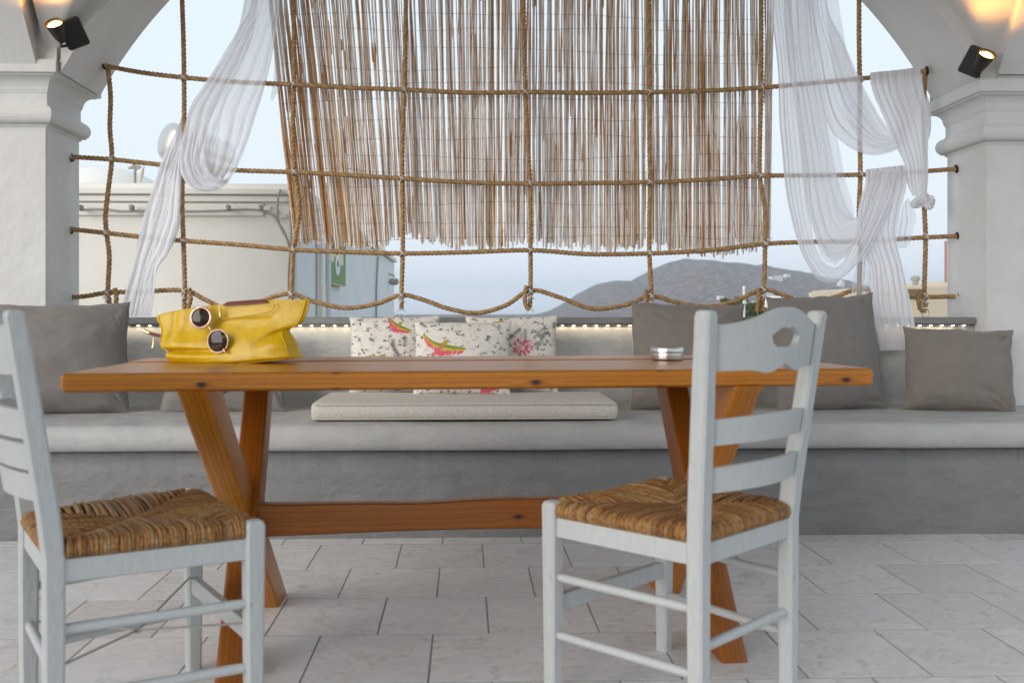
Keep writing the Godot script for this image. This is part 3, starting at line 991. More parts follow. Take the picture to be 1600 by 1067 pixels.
func make_curtains() -> void:
	var o := thing("sheer_curtain", "sheer white gauze curtain looped round an upright rope left of the reed blind", "curtain", at(345, 300, 4.44))
	drape("gathered_cloth",
		[394, -120, 393, 0, 371, 47, 349, 84, 324, 124, 300, 161, 290, 190, 283, 222, 281, 245, 281, 268, 289, 284],
		[438, -120, 437, 0, 431, 48, 424, 92, 414, 131, 402, 172, 391, 208, 379, 240, 365, 272, 342, 296, 307, 299],
		[4.405, 4.41, 4.41, 4.41, 4.41], 4.5, 0.020, 1.5, M.gauze, o, 1, 90)
	drape("gathered_cloth",
		[396, -120, 372, 46, 325, 124, 292, 186, 281, 245, 284, 276, 300, 294, 322, 300],
		[412, -120, 396, 48, 362, 124, 325, 190, 305, 238, 310, 262, 322, 280, 344, 295],
		[4.44, 4.445, 4.44, 4.43], 2.0, 0.010, 1.3, M.gauze, o, 2, 80)
	drape("gathered_cloth",
		[286, 214, 282, 236, 281, 256, 285, 276, 296, 290, 312, 298, 330, 299],
		[326, 196, 322, 222, 320, 244, 324, 262, 334, 274, 348, 280, 362, 276],
		[4.40, 4.395, 4.39, 4.395, 4.40], 3.0, 0.016, 1.6, M.gauze, o, 7, 60)
	drape("falling_cloth",
		[284, 180, 277, 200, 263, 226, 248, 262, 236, 300, 225, 335, 216, 372, 208, 410, 196, 455, 186, 494],
		[287, 184, 286, 214, 284, 250, 282, 290, 280, 330, 276, 358, 262, 396, 246, 420, 241, 455, 236, 494],
		[4.50, 4.44, 4.415, 4.41, 4.42, 4.44], 3.0, 0.014, 1.5, M.gauze_dense, o, 3, 80)
	drape("hem_flap", [268, 340, 262, 365, 252, 384, 250, 393], [283, 336, 279, 356, 272, 378, 259, 400], [4.43, 4.435], 1.0, 0.006, 1.0, M.gauze, o, 4, 20)
	drape("cloth_tail",
		[432, -120, 429, 30, 428, 80, 427, 120, 422, 152], [450, -120, 447, 40, 445, 85, 441, 128, 425, 158],
		[4.50, 4.50, 4.49], 2.0, 0.010, 1.4, M.gauze_thin, o, 5, 40)
	drape("loop_bulge", [300, 196, 287, 212, 279, 228, 282, 246, 292, 262], [318, 190, 310, 214, 306, 232, 306, 246, 312, 262], [4.42, 4.405, 4.42], 2.0, 0.012, 1.4, M.gauze, o, 6, 24)

	var c := thing("sheer_curtain", "sheer white gauze curtain in knotted swags right of the reed blind", "curtain", at(1330, 330, 4.44))
	# the long swag: down on the left, round, and up to the second cross rope
	drape("swag",
		[1201, -150, 1202, 0, 1209, 50, 1216, 112, 1217, 150, 1218, 190, 1222, 236, 1227, 292, 1236, 339, 1251, 391, 1265, 418, 1279, 437, 1300, 443, 1320, 432, 1337, 416, 1355, 398, 1376, 360, 1394, 325, 1406, 292, 1412, 266],
		[1236, -150, 1238, 0, 1241, 50, 1246, 112, 1250, 150, 1253, 190, 1257, 236, 1261, 292, 1267, 345, 1275, 385, 1283, 402, 1293, 414, 1306, 417, 1317, 410, 1326, 392, 1337, 362, 1348, 330, 1356, 302, 1360, 280, 1362, 264],
		[4.415, 4.415, 4.41, 4.405, 4.40, 4.395, 4.39, 4.41], 3.2, 0.018, 1.55, M.gauze, c, 11, 130)
	drape("swag",
		[1238, -150, 1243, 60, 1252, 150, 1257, 236, 1262, 300, 1272, 360, 1284, 400, 1306, 414],
		[1272, -150, 1278, 60, 1292, 160, 1312, 228, 1322, 280, 1334, 322, 1334, 360, 1326, 396],
		[4.445, 4.445, 4.44, 4.44], 2.6, 0.016, 1.45, M.gauze_thin, c, 12, 90)
	drape("swag",
		[1222, -150, 1228, 60, 1240, 150, 1250, 230, 1258, 300, 1270, 356, 1290, 398, 1316, 404, 1342, 378],
		[1262, -150, 1270, 60, 1286, 160, 1300, 235, 1312, 290, 1324, 324, 1334, 338, 1340, 340, 1346, 338],
		[4.425, 4.42, 4.415], 3.0, 0.016, 1.6, M.gauze, c, 13, 70)
	# the upper swag, passing behind the cloth hung on the top cross rope
	drape("swag",
		[1258, -150, 1263, 0, 1275, 100, 1286, 168, 1299, 204, 1316, 221, 1335, 234, 1359, 242, 1380, 241, 1404, 232, 1422, 205, 1436, 165, 1440, 118],
		[1288, -150, 1292, 0, 1318, 62, 1339, 112, 1352, 140, 1365, 163, 1377, 184, 1388, 198, 1396, 200, 1400, 192, 1400, 176, 1392, 145, 1380, 118],
		[4.425, 4.42, 4.415, 4.42, 4.445], 4.2, 0.017, 1.5, M.gauze, c, 14, 110)
	drape("swag",
		[1276, -150, 1300, 90, 1316, 160, 1334, 205, 1358, 228, 1384, 236, 1404, 230],
		[1288, -150, 1322, 70, 1344, 135, 1362, 178, 1376, 202, 1390, 214, 1404, 214],
		[4.45, 4.445, 4.445], 2.2, 0.010, 1.3, M.gauze_thin, c, 15, 70)
	# hung over the top cross rope, down to the knot
	drape("hung_cloth",
		[1361, 132, 1360, 114, 1360, 124, 1364, 144, 1374, 168, 1388, 200, 1402, 232, 1413, 256, 1417, 283, 1426, 306],
		[1440, 124, 1438, 105, 1440, 118, 1444, 140, 1449, 165, 1453, 195, 1451, 225, 1451, 252, 1451, 285, 1447, 308],
		[4.49, 4.46, 4.42, 4.41, 4.41, 4.41, 4.415, 4.415, 4.42, 4.42], 4.2, 0.013, 1.45, M.gauze_dense, c, 16, 80)
	drape("back_fold", [1440, 125, 1445, 160, 1447, 190, 1450, 205], [1449, 150, 1455, 165, 1456, 195, 1453, 218], [4.47, 4.46], 1.0, 0.008, 1.0, M.gauze_dense, c, 17, 24)
	# the knot
	var kb := Mb.new()
	for q in [[0, 0, 0.034, 0.020, 0.3], [0.018, 0.008, 0.030, 0.016, -0.4], [-0.02, -0.006, 0.026, 0.017, 0.1], [0.028, -0.012, 0.022, 0.018, 0.9]]:
		var pts := PackedVector3Array()
		var rad := []
		for k in 18:
			var an := TAU * k / 17.0
			pts.append(Vector3(q[0], q[1], 0) + Vector3(cos(an) * q[2], sin(an) * q[3], 0.02 + 0.018 * sin(an + q[4] * 5)).rotated(Vector3(0, 0, 1), q[4]))
			rad.append(0.013 + 0.005 * sin(an * 2 + q[4] * 9))
		kb.tube(pts, rad, 10)
	kb.tube(PackedVector3Array([Vector3(-0.034, -0.004, 0.012), Vector3(-0.01, 0.002, 0.022), Vector3(0.016, 0.004, 0.022), Vector3(0.040, -0.002, 0.010)]), [0.012, 0.021, 0.022, 0.013], 12)
	part("knot", kb.mesh(), M.gauze_dense, c, Transform3D(Basis(), at(1441, 315, 4.44) - c.position))
	# hung over the second cross rope, then the falling tail
	drape("hung_cloth",
		[1354, 284, 1353, 265, 1353, 276, 1351, 292, 1346, 307, 1341, 334, 1341, 362, 1350, 390, 1359, 415, 1362, 440, 1362, 475, 1366, 510, 1376, 548],
		[1416, 280, 1415, 258, 1415, 270, 1417, 290, 1412, 312, 1406, 335, 1401, 362, 1404, 389, 1410, 412, 1416, 440, 1424, 475, 1430, 510, 1433, 546],
		[4.49, 4.46, 4.415, 4.405, 4.40, 4.40, 4.40, 4.40, 4.40, 4.36, 4.30, 4.25, 4.225], 5.0, 0.015, 1.5, M.gauze_dense, c, 18, 130)
	drape("falling_cloth",
		[1340, 400, 1336, 425, 1332, 450, 1329, 475, 1328, 492],
		[1368, 385, 1366, 410, 1365, 440, 1366, 470, 1366, 492],
		[4.445, 4.45, 4.46], 2.4, 0.012, 1.5, M.gauze_thin, c, 20, 40)
	drape("hem_flap",
		[1411, 320, 1406, 340, 1400, 356, 1399, 372, 1404, 388],
		[1420, 308, 1432, 338, 1428, 360, 1422, 380, 1416, 388],
		[4.445, 4.44, 4.44], 1.6, 0.010, 1.2, M.gauze_thin, c, 21, 36)

# ---------------------------------------------------------------- table
func wood_bar(called: String, parent: Node3D, a: Vector3, b: Vector3, deep: float, wide: float, wide_axis: Vector3, m: Material, bevel := 0.006) -> MeshInstance3D:
	var x := (b - a).normalized()
	var z := (wide_axis - x * wide_axis.dot(x)).normalized()
	var y := z.cross(x)
	var mb := Mb.new()
	mb.box(Vector3(a.distance_to(b), deep, wide), Transform3D(), bevel)
	return part(called, mb.mesh(), m, parent, Transform3D(Basis(x, y, z), (a + b) / 2))

func make_table() -> void:
	var o := thing("table", "long orange varnished pine table with crossed legs in front of the bench", "table", Vector3(0.022, 0, -2.562), 0.0)
	o.rotation.y = deg_to_rad(4.2)
	# top boards with softened edges
	var half := 1.0
	var w := [0.262, 0.244, 0.236]
	var z := 0.375
	for k in 3:
		var mb := Mb.new()
		mb.box(Vector3(half * 2 + [0.0, -0.004, 0.003][k], 0.045, w[k]), Transform3D(), 0.009 if k == 0 else 0.006)
		part("board", mb.mesh(), M.pine, o, Transform3D(Basis(), Vector3(0.001 * k, 0.7275 + [0.0, -0.0015, 0.001][k], z - w[k] / 2)))
		z -= w[k] + 0.005
	# trestles
	for s in [-1, 1]:
		var x0: float = -0.70 if s < 0 else 0.668
		var x1: float = -0.622 if s < 0 else 0.640
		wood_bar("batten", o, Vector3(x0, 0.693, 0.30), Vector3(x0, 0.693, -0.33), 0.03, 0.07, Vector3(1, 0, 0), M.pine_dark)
		for e in [-1, 1]:
			var top := Vector3(x0 if e > 0 or s > 0 else -0.645, 0.735, 0.335 * e)
			var low := Vector3(x1 if s > 0 else (-0.602 if e > 0 else -0.618), -0.04, -0.315 * e)
			var leg := leg_mesh(top, low, 0.072, 0.105)
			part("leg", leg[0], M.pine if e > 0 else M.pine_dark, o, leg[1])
	# the long stretcher, its top edge left wavy
	var mb := Mb.new()
	var p := PackedVector3Array()
	for j in 41:
		var x := lerpf(-0.66, 0.66, j / 40.0)
		var t := 0.364 + 0.003 * sin(x * 7.0) + 0.0015 * sin(x * 17.0 + 1.0)
		var l := 0.279 + 0.004 * sin(x * 5.0 + 2.0)
		for q in [[0.018, l], [0.022, l + 0.006], [0.022, t - 0.006], [0.018, t], [-0.018, t], [-0.022, t - 0.006], [-0.022, l + 0.006], [-0.018, l]]:
			p.append(Vector3(x, q[1] - 0.322, q[0]))
	mb.grid(8, 41, p, true)
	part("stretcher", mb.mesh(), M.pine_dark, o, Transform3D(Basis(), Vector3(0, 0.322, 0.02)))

# a slanting leg cut level at the table top and the floor; its length runs along local x
func leg_mesh(top: Vector3, low: Vector3, thick: float, wide: float) -> Array:
	var x := (low - top).normalized()
	var side := Vector3(1, 0, 0)
	side = (side - x * side.dot(x)).normalized()
	var y := side.cross(x)
	var basis := Basis(x, y, side)
	var mid := (top + low) / 2
	var p := PackedVector3Array()
	var b := 0.007
	for end in [0.708, 0.0]:
		for q in [[-1, -1, 1, 0], [-1, -1, 0, 1], [-1, 1, 0, -1], [-1, 1, 1, 0], [1, 1, -1, 0], [1, 1, 0, -1], [1, -1, 0, 1], [1, -1, -1, 0]]:
			var off: Vector3 = y * (q[0] * wide / 2 + q[2] * b) + side * (q[1] * thick / 2 + q[3] * b)
			var base := mid + off
			var k: float = (end - base.y) / x.y
			p.append(basis.inverse() * (base + x * k - mid))
	var mb := Mb.new()
	mb.grid(8, 2, p, true)
	mb.fan(p.slice(0, 8))
	mb.fan(p.slice(8))
	return [mb.mesh(), Transform3D(basis, mid)]

# ---------------------------------------------------------------- chairs
func square_post(pts: Array, half: Array, round_top: bool) -> ArrayMesh:
	var p := PackedVector3Array()
	var path := pts.duplicate()
	var hh := half.duplicate()
	if round_top:
		var e: Vector3 = path[-1]
		path[-1] = e + Vector3(0, -0.012, 0)
		path.append(e + Vector3(0, -0.003, 0))
		hh.append(hh[-1] * 0.88)
		path.append(e)
		hh.append(hh[-2] * 0.55)
	for k in path.size():
		var h: float = hh[k]
		var b := minf(0.005, h * 0.4)
		for q in [[-1, -1, 1, 0], [1, -1, -1, 0], [1, -1, 0, 1], [1, 1, 0, -1], [1, 1, -1, 0], [-1, 1, 1, 0], [-1, 1, 0, -1], [-1, -1, 0, 1]]:
			p.append(path[k] + Vector3(q[0] * h + q[2] * b, 0, q[1] * h + q[3] * b))
	# flat sides: every side strip has its own points
	var mb := Mb.new()
	for s in 8:
		var strip := PackedVector3Array()
		for k in path.size():
			strip.append(p[k * 8 + s])
			strip.append(p[k * 8 + (s + 1) % 8])
		mb.grid(2, path.size(), strip)
	mb.fan(p.slice(0, 8))
	mb.fan(p.slice(p.size() - 8))
	return mb.mesh()

func bar(a: Vector3, b: Vector3, high: float, thick: float, bevel := 0.003) -> ArrayMesh:
	var x := (b - a).normalized()
	var z := x.cross(Vector3.UP).normalized()
	var mb := Mb.new()
	mb.box(Vector3(a.distance_to(b), high, thick), Transform3D(Basis(x, z.cross(x), z), (a + b) / 2), bevel)
	return mb.mesh()

func rod(a: Vector3, b: Vector3, r: float) -> ArrayMesh:
	var mb := Mb.new()
	mb.tube(PackedVector3Array([a, a.lerp(b, 0.1), a.lerp(b, 0.5), a.lerp(b, 0.9), b]), [r * 0.8, r, r, r, r * 0.8], 12)
	return mb.mesh()

# a bent back slat between x = -half..half, edges given by functions of x (in metres)
func slat(half: Callable, low: Callable, high: Callable, back: Callable, bow: float, hole: bool) -> ArrayMesh:
	var n := 150
	var mb := Mb.new()
	var strips := [[], []]
	for i in n + 1:
		var f := 2.0 * i / n - 1.0
		var hl: float = half.call(0.5 * (low.call(f) + high.call(f)))
		var x := f * hl
		var lo: float = low.call(f)
		var hi: float = high.call(f)
		var mid := lerpf(lo, hi, 0.60)
		var up := 0.0
		var dn := 0.0
		if hole and absf(x) < 0.056:
			var c := sqrt(1.0 - pow(x / 0.056, 2))
			dn = 0.036 * c
			up = 0.002 + 0.008 * absf(sin(x * 56.0)) * c
		strips[0].append([x, lo, mid - dn])
		strips[1].append([x, mid + up, hi])
	for s in strips:
		for side in [0.0, 0.015]:
			var p := PackedVector3Array()
			for e in s:
				for k in 4:
					var y := lerpf(e[1], e[2], k / 3.0)
					var f: float = e[0] / float(half.call(y))
					p.append(Vector3(e[0], y, float(back.call(y)) + bow * (1.0 - f * f) + side - 0.0075))
			mb.grid(4, n + 1, p)
		for k in [1, 2]:
			var p := PackedVector3Array()
			for e in s:
				var f: float = e[0] / float(half.call(e[k]))
				var z: float = float(back.call(e[k])) + bow * (1.0 - f * f)
				p.append_array([Vector3(e[0], e[k], z - 0.0075), Vector3(e[0], e[k], z + 0.0075)])
			mb.grid(2, n + 1, p)
	return mb.mesh()

func make_chair(called: String, label: String, base: Vector3, turn: float, ladder: Array, crest_low: float, lean: float, splay: float, bx: float, wire: bool, sd: int) -> Node3D:
	var o := thing(called, label, "chair", base, turn, "painted taverna chairs with woven rush seats")
	var bz := 0.1875
	var fx := 0.2145
	var post_x := func(y: float) -> float:
		return bx + maxf(0.0, y - 0.44) * splay
	var post_z := func(y: float) -> float:
		return bz + maxf(0.0, y - 0.44) * lean
	for s in [-1, 1]:
		var pts := []
		for y in [0.0, 0.2, 0.42, 0.50, 0.7, 0.897]:
			pts.append(Vector3(s * float(post_x.call(y)), y, post_z.call(y)))
		part("back_post", square_post(pts, [0.0165, 0.0185, 0.0195, 0.0195, 0.019, 0.018], true), M.chair_paint, o)
		part("front_leg", square_post([Vector3(s * fx, 0, -bz), Vector3(s * fx, 0.2, -bz), Vector3(s * fx, 0.456, -bz)], [0.0165, 0.0185, 0.0205], true), M.chair_paint, o)
	var inner := func(y: float) -> float:
		return float(post_x.call(y)) - 0.012
	part("crest_rail", slat(inner,
		func(f: float) -> float: return crest_low - 0.007 * exp(-pow((absf(f) - 0.30) / 0.13, 2)) + 0.010 * exp(-pow(f / 0.10, 2)),
		func(f: float) -> float: return 0.866 + 0.038 * exp(-pow(f / 0.52, 2)),
		post_z, 0.050, true), M.chair_paint, o)
	for l in ladder:
		part("back_slat", slat(inner,
			func(f: float) -> float: return l[0] + 0.004 * (1.0 - f * f),
			func(f: float) -> float: return l[1] + 0.006 * (1.0 - f * f),
			post_z, 0.045, false), M.chair_paint, o)
	# seat rails
	var c := [Vector3(-fx, 0.398, -bz), Vector3(fx, 0.398, -bz), Vector3(bx, 0.398, bz), Vector3(-bx, 0.398, bz)]
	for k in 4:
		part("seat_rail", bar(c[k], c[(k + 1) % 4], 0.046, 0.022), M.chair_paint, o)
	for s in [-1, 1]:
		for y in [0.284, 0.150]:
			part("side_rod", rod(Vector3(s * fx, y - 0.002, -bz), Vector3(s * bx, y, bz), 0.0105), M.chair_paint, o)
	part("back_rod", rod(Vector3(-bx, 0.204, bz), Vector3(bx, 0.204, bz), 0.0105), M.chair_paint, o)
	part("front_board", bar(Vector3(-fx, 0.216, -bz), Vector3(fx, 0.216, -bz), 0.042, 0.020), M.chair_paint, o)
	# woven rush: cords over each rail, meeting at the mitres
	rng.seed = sd
	var r := [Vector3(-fx, 0, -bz), Vector3(fx, 0, -bz), Vector3(bx, 0, bz), Vector3(-bx, 0, bz)]
	var centre := Vector3(0.006, 0, 0.004)
	for k in 4:
		var mb := Mb.new()
		var a: Vector3 = r[k]
		var b: Vector3 = r[(k + 1) % 4]
		var along := (b - a).normalized()
		var out := Vector3(along.z, 0, -along.x)
		if out.dot(a + b) < 0:
			out = -out
		var n := 46
		for i in n:
			var f := (i + 0.5 + rng.randf_range(-0.2, 0.2)) / n
			f = lerpf(0.055, 0.945, f)
			var s := a.lerp(b, f)
			var e := a.lerp(centre, f * 2) if f < 0.5 else b.lerp(centre, (1 - f) * 2)
			var jit := along * rng.randf_range(-0.005, 0.005)
			var hgt := rng.randf_range(-0.0025, 0.0035)
			var tone := rng.randf()
			mb.tint = Color(0.60, 0.32, 0.105).lerp(Color(0.34, 0.155, 0.048), pow(tone, 1.3))
			if rng.randf() < 0.15:
				mb.tint = Color(0.54, 0.35, 0.16)
			var pts := PackedVector3Array([
				s + out * 0.004 + Vector3(0, 0.423, 0), s + out * 0.013 + Vector3(0, 0.427, 0), s + out * 0.017 + Vector3(0, 0.436, 0),
				s + out * 0.012 + Vector3(0, 0.446 + hgt, 0), s + Vector3(0, 0.452 + hgt, 0) + jit * 0.3, s.lerp(e, 0.3) + Vector3(0, 0.455 + hgt, 0) + jit * 0.6,
				s.lerp(e, 0.7) + Vector3(0, 0.451 + hgt, 0) + jit, e + Vector3(0, 0.444, 0) + jit, e - out * 0.015 + Vector3(0, 0.436, 0) + jit])
			var rad := []
			for q in pts.size():
				rad.append(a.distance_to(b) / n * 0.5 * rng.randf_range(0.92, 1.22))
			mb.tube(pts, rad, 7)
		var m := part("rush_panel", mb.mesh(), M.rush, o)
	var pad := Mb.new()
	pad.tint = Color(0.16, 0.09, 0.04)
	pad.box(Vector3(0.355, 0.02, 0.34), Transform3D(Basis(), Vector3(0, 0.432, 0)), 0.004)
	part("seat_core", pad.mesh(), M.rush, o)
	if wire:
		var w := Mb.new()
		var m := Vector3(0.02, 0.205, 0.0)
		for q in [Vector3(-fx, 0.24, -bz), Vector3(fx, 0.24, -bz), Vector3(bx, 0.21, bz), Vector3(-bx, 0.21, bz)]:
			w.tube(PackedVector3Array([m, q]), [0.0024], 6)
		w.torus(m, Vector3(0.3, 1, 0.1), 0.008, 0.002, 12, 6)
		part("brace_wire", w.mesh(), M.cable_grey, o)
	return o

# ---------------------------------------------------------------- cushions
func pillow_mesh(w: float, h: float, thick: float, sd: int, crumple: float) -> ArrayMesh:
	var n := 40
	var mb := Mb.new()
	for side in [1, -1]:
		var p := PackedVector3Array()
		for j in n + 1:
			var t := sin(PI / 2 * (2.0 * j / n - 1.0))
			for i in n + 1:
				var s := sin(PI / 2 * (2.0 * i / n - 1.0))
				var pull := 0.055
				var x := w / 2 * s * (1.0 - pull * (1.0 - pow(t, 4)) * absf(s)) 
				var y := h / 2 * t * (1.0 - pull * (1.0 - pow(s, 4)) * absf(t))
				var f := (1.0 - s * s) * (1.0 - t * t)
				var z := thick / 2 * pow(f, 0.52)
				var edge := 1.0 - clampf(pow(f, 0.3), 0, 1)
				var wr := fine.get_noise_3d(s * 110 + t * 70, t * 190 - s * 60, sd * 91.0 + side * 7)
				var ang := atan2(1.03 - absf(t), 1.03 - absf(s))
				var wr2 := 1.0 - 1.6 * absf(fine.get_noise_3d(ang * 260.0 + signf(s) * 300 + signf(t) * 700, (absf(s) + absf(t)) * 60.0, sd * 37.0 + side * 50))
				z += crumple * (0.007 * wr + 0.013 * (wr2 - 0.75) * (absf(s * t) * 0.9 + edge * 0.5)) * smoothstep(0.0, 0.12, f)
				x += crumple * 0.005 * fine.get_noise_2d(t * 130, sd * 11.0 + signf(s) * 50) * absf(s)
				y += crumple * 0.006 * fine.get_noise_2d(s * 130, sd * 17.0 + signf(t) * 50) * absf(t)
				p.append(Vector3(x, y, z * side))
		var first := mb.uv.size()
		mb.grid(n + 1, n + 1, p)
		for k in p.size():
			mb.uv[first + k] = Vector2(0.5 + p[k].x / w, 0.5 - p[k].y / h)
	return mb.mesh()

func seam_mesh(w: float, h: float, sd: int, crumple: float) -> ArrayMesh:
	var pts := PackedVector3Array()
	var n := 30
	for e in 4:
		for k in n:
			var f := 2.0 * k / n - 1.0
			var s: float = [f, 1.0, -f, -1.0][e]
			var t: float = [-1.0, f, 1.0, -f][e]
			var x := w / 2 * s * (1.0 - 0.055 * (1.0 - pow(t, 4)) * absf(s)) + crumple * 0.005 * fine.get_noise_2d(t * 130, sd * 11.0 + signf(s) * 50) * absf(s)
			var y := h / 2 * t * (1.0 - 0.055 * (1.0 - pow(s, 4)) * absf(t)) + crumple * 0.006 * fine.get_noise_2d(s * 130, sd * 17.0 + signf(t) * 50) * absf(t)
			pts.append(Vector3(x, y, 0))
	pts.append(pts[0])
	var mb := Mb.new()
	mb.tube(pts, [0.0032], 5, false)
	return mb.mesh()

# px, d: where the middle of its lower edge stands; lean: how far the top falls back
func pillow(label: String, px: float, d: float, y: float, w: float, h: float, thick: float, lean: float, turn: float, roll: float, m: Material, sd: int, group: String, crumple := 1.7) -> void:
	var q := at(px, 600, d)
	q.y = y
	var o := thing("cushion", label, "cushion", q, turn, group)
	var b := Basis.from_euler(Vector3(-lean, 0, roll))
	var xf := Transform3D(b, b * Vector3(0, h / 2 * 0.965, 0))
	var cover := part("cover", pillow_mesh(w, h, thick, sd, crumple), m, o, xf)
	part("seam", seam_mesh(w, h, sd, crumple), m if not m.albedo_texture is ImageTexture else M.linen, cover)

func make_cushions() -> void:
	var g := "grey brown square cushions along the bench"
	pillow("large grey cushion leaning at the bench's left end behind the left chair", 95, 3.98, SEAT_Y, 0.57, 0.50, 0.22, 0.16, 0.10, 0.03, M.grey_cotton, 1, g)
	pillow("grey cushion on the bench mostly hidden behind the table's left legs and the yellow bag", 347, 4.02, SEAT_Y, 0.55, 0.40, 0.16, 0.32, 0.0, -0.01, M.grey_cotton, 2, g)
	pillow("taupe cushion right of the bird print cushions, behind the chair's near post", 1078, 4.03, SEAT_Y, 0.53, 0.51, 0.23, 0.20, -0.05, -0.02, M.taupe_cotton, 3, g)
	pillow("big taupe cushion leaning behind the pierced top rail of the right chair", 1303, 4.03, SEAT_Y, 0.54, 0.545, 0.23, 0.18, 0.12, 0.03, M.grey_cotton, 4, g)
	pillow("smaller taupe cushion at the right end of the bench below the end of the ledge", 1501, 3.98, SEAT_Y, 0.48, 0.385, 0.21, 0.22, -0.18, -0.045, M.taupe_cotton, 5, g)
	g = "white bird print cushions on the pale seat pad"
	pillow("bird print cushion with yellow plumes, left one at the back of the pale seat pad", 617, 4.14, 0.53, 0.42, 0.36, 0.13, 0.16, 0.06, 0.01, M.print_0, 6, g, 0.7)
	pillow("front bird print cushion showing a pink and green bird with spread wings", 722, 4.0, 0.53, 0.44, 0.335, 0.14, 0.16, 0.0, -0.005, M.print_1, 7, g, 0.7)
	pillow("bird print cushion with a crimson bloom, right one at the pad's back", 800, 4.14, 0.53, 0.43, 0.36, 0.13, 0.15, -0.05, 0.01, M.print_2, 8, g, 0.7)
	# the seat pad
	var q := Vector3(-0.003, SEAT_Y, -3.89)
	var o := thing("seat_pad", "pale linen seat pad lying on the bench behind the table", "seat pad", q)
	var mb := Mb.new()
	var p := PackedVector3Array()
	var n := 44
	var ring := 18
	for j in n + 1:
		var f := 2.0 * j / n - 1.0
		var sx := signf(f) * (1.0 - pow(1.0 - absf(f), 1.6))
		var endk := pow(1.0 - pow(absf(sx), 14.0), 0.5)
		for i in ring:
			var a := TAU * i / ring
			var c := Vector2(signf(cos(a)) * pow(absf(cos(a)), 0.28), signf(sin(a)) * pow(absf(sin(a)), 0.38))
			var x := sx * 0.622
			var w := 0.002 * fine.get_noise_3d(x * 120, c.x * 50, c.y * 50)
			var k := lerpf(0.82, 1.0, endk) if absf(sx) > 0.985 else 1.0
			p.append(Vector3(x, 0.0405 + c.y * (0.0395 * k + w), c.x * (0.262 * lerpf(0.97, 1.0, endk) + w * 2)))
	mb.grid(ring, n + 1, p, true)
	mb.fan(p.slice(0, ring))
	mb.fan(p.slice(p.size() - ring))
	var pad := part("pad", mb.mesh(), M.linen, o)
	var s := Mb.new()
	for y in [0.012, 0.070]:
		var pts := PackedVector3Array()
		for e in [[-0.60, 0.262], [0.60, 0.262], [0.616, 0.245], [0.616, -0.24], [0.60, -0.262], [-0.60, -0.262], [-0.616, -0.24], [-0.616, 0.245], [-0.60, 0.262]]:
			pts.append(Vector3(e[0], y, e[1]))
		s.tube(pts, [0.0028], 5, false)
	part("piping", s.mesh(), M.linen, pad)

# ---------------------------------------------------------------- things on the table
# a point on the bag's slightly turned middle plane
func bag_at(px: float, py: float) -> Vector3:
	var a := at(px, py, 2.0) - Vector3(0, EYE, 0)
	var n := Vector3(-0.34, 0, 1).normalized()
	var k := Vector3(-0.74, 0, -2.66).dot(n) / a.dot(n)
	return Vector3(0, EYE, 0) + a * k

func zoomed(flat: Array) -> Array:
	var out := []
	for k in range(0, flat.size(), 2):
		out.append(Vector2(210 + flat[k] / 5.333, 440 + flat[k + 1] / 5.333))
	return out

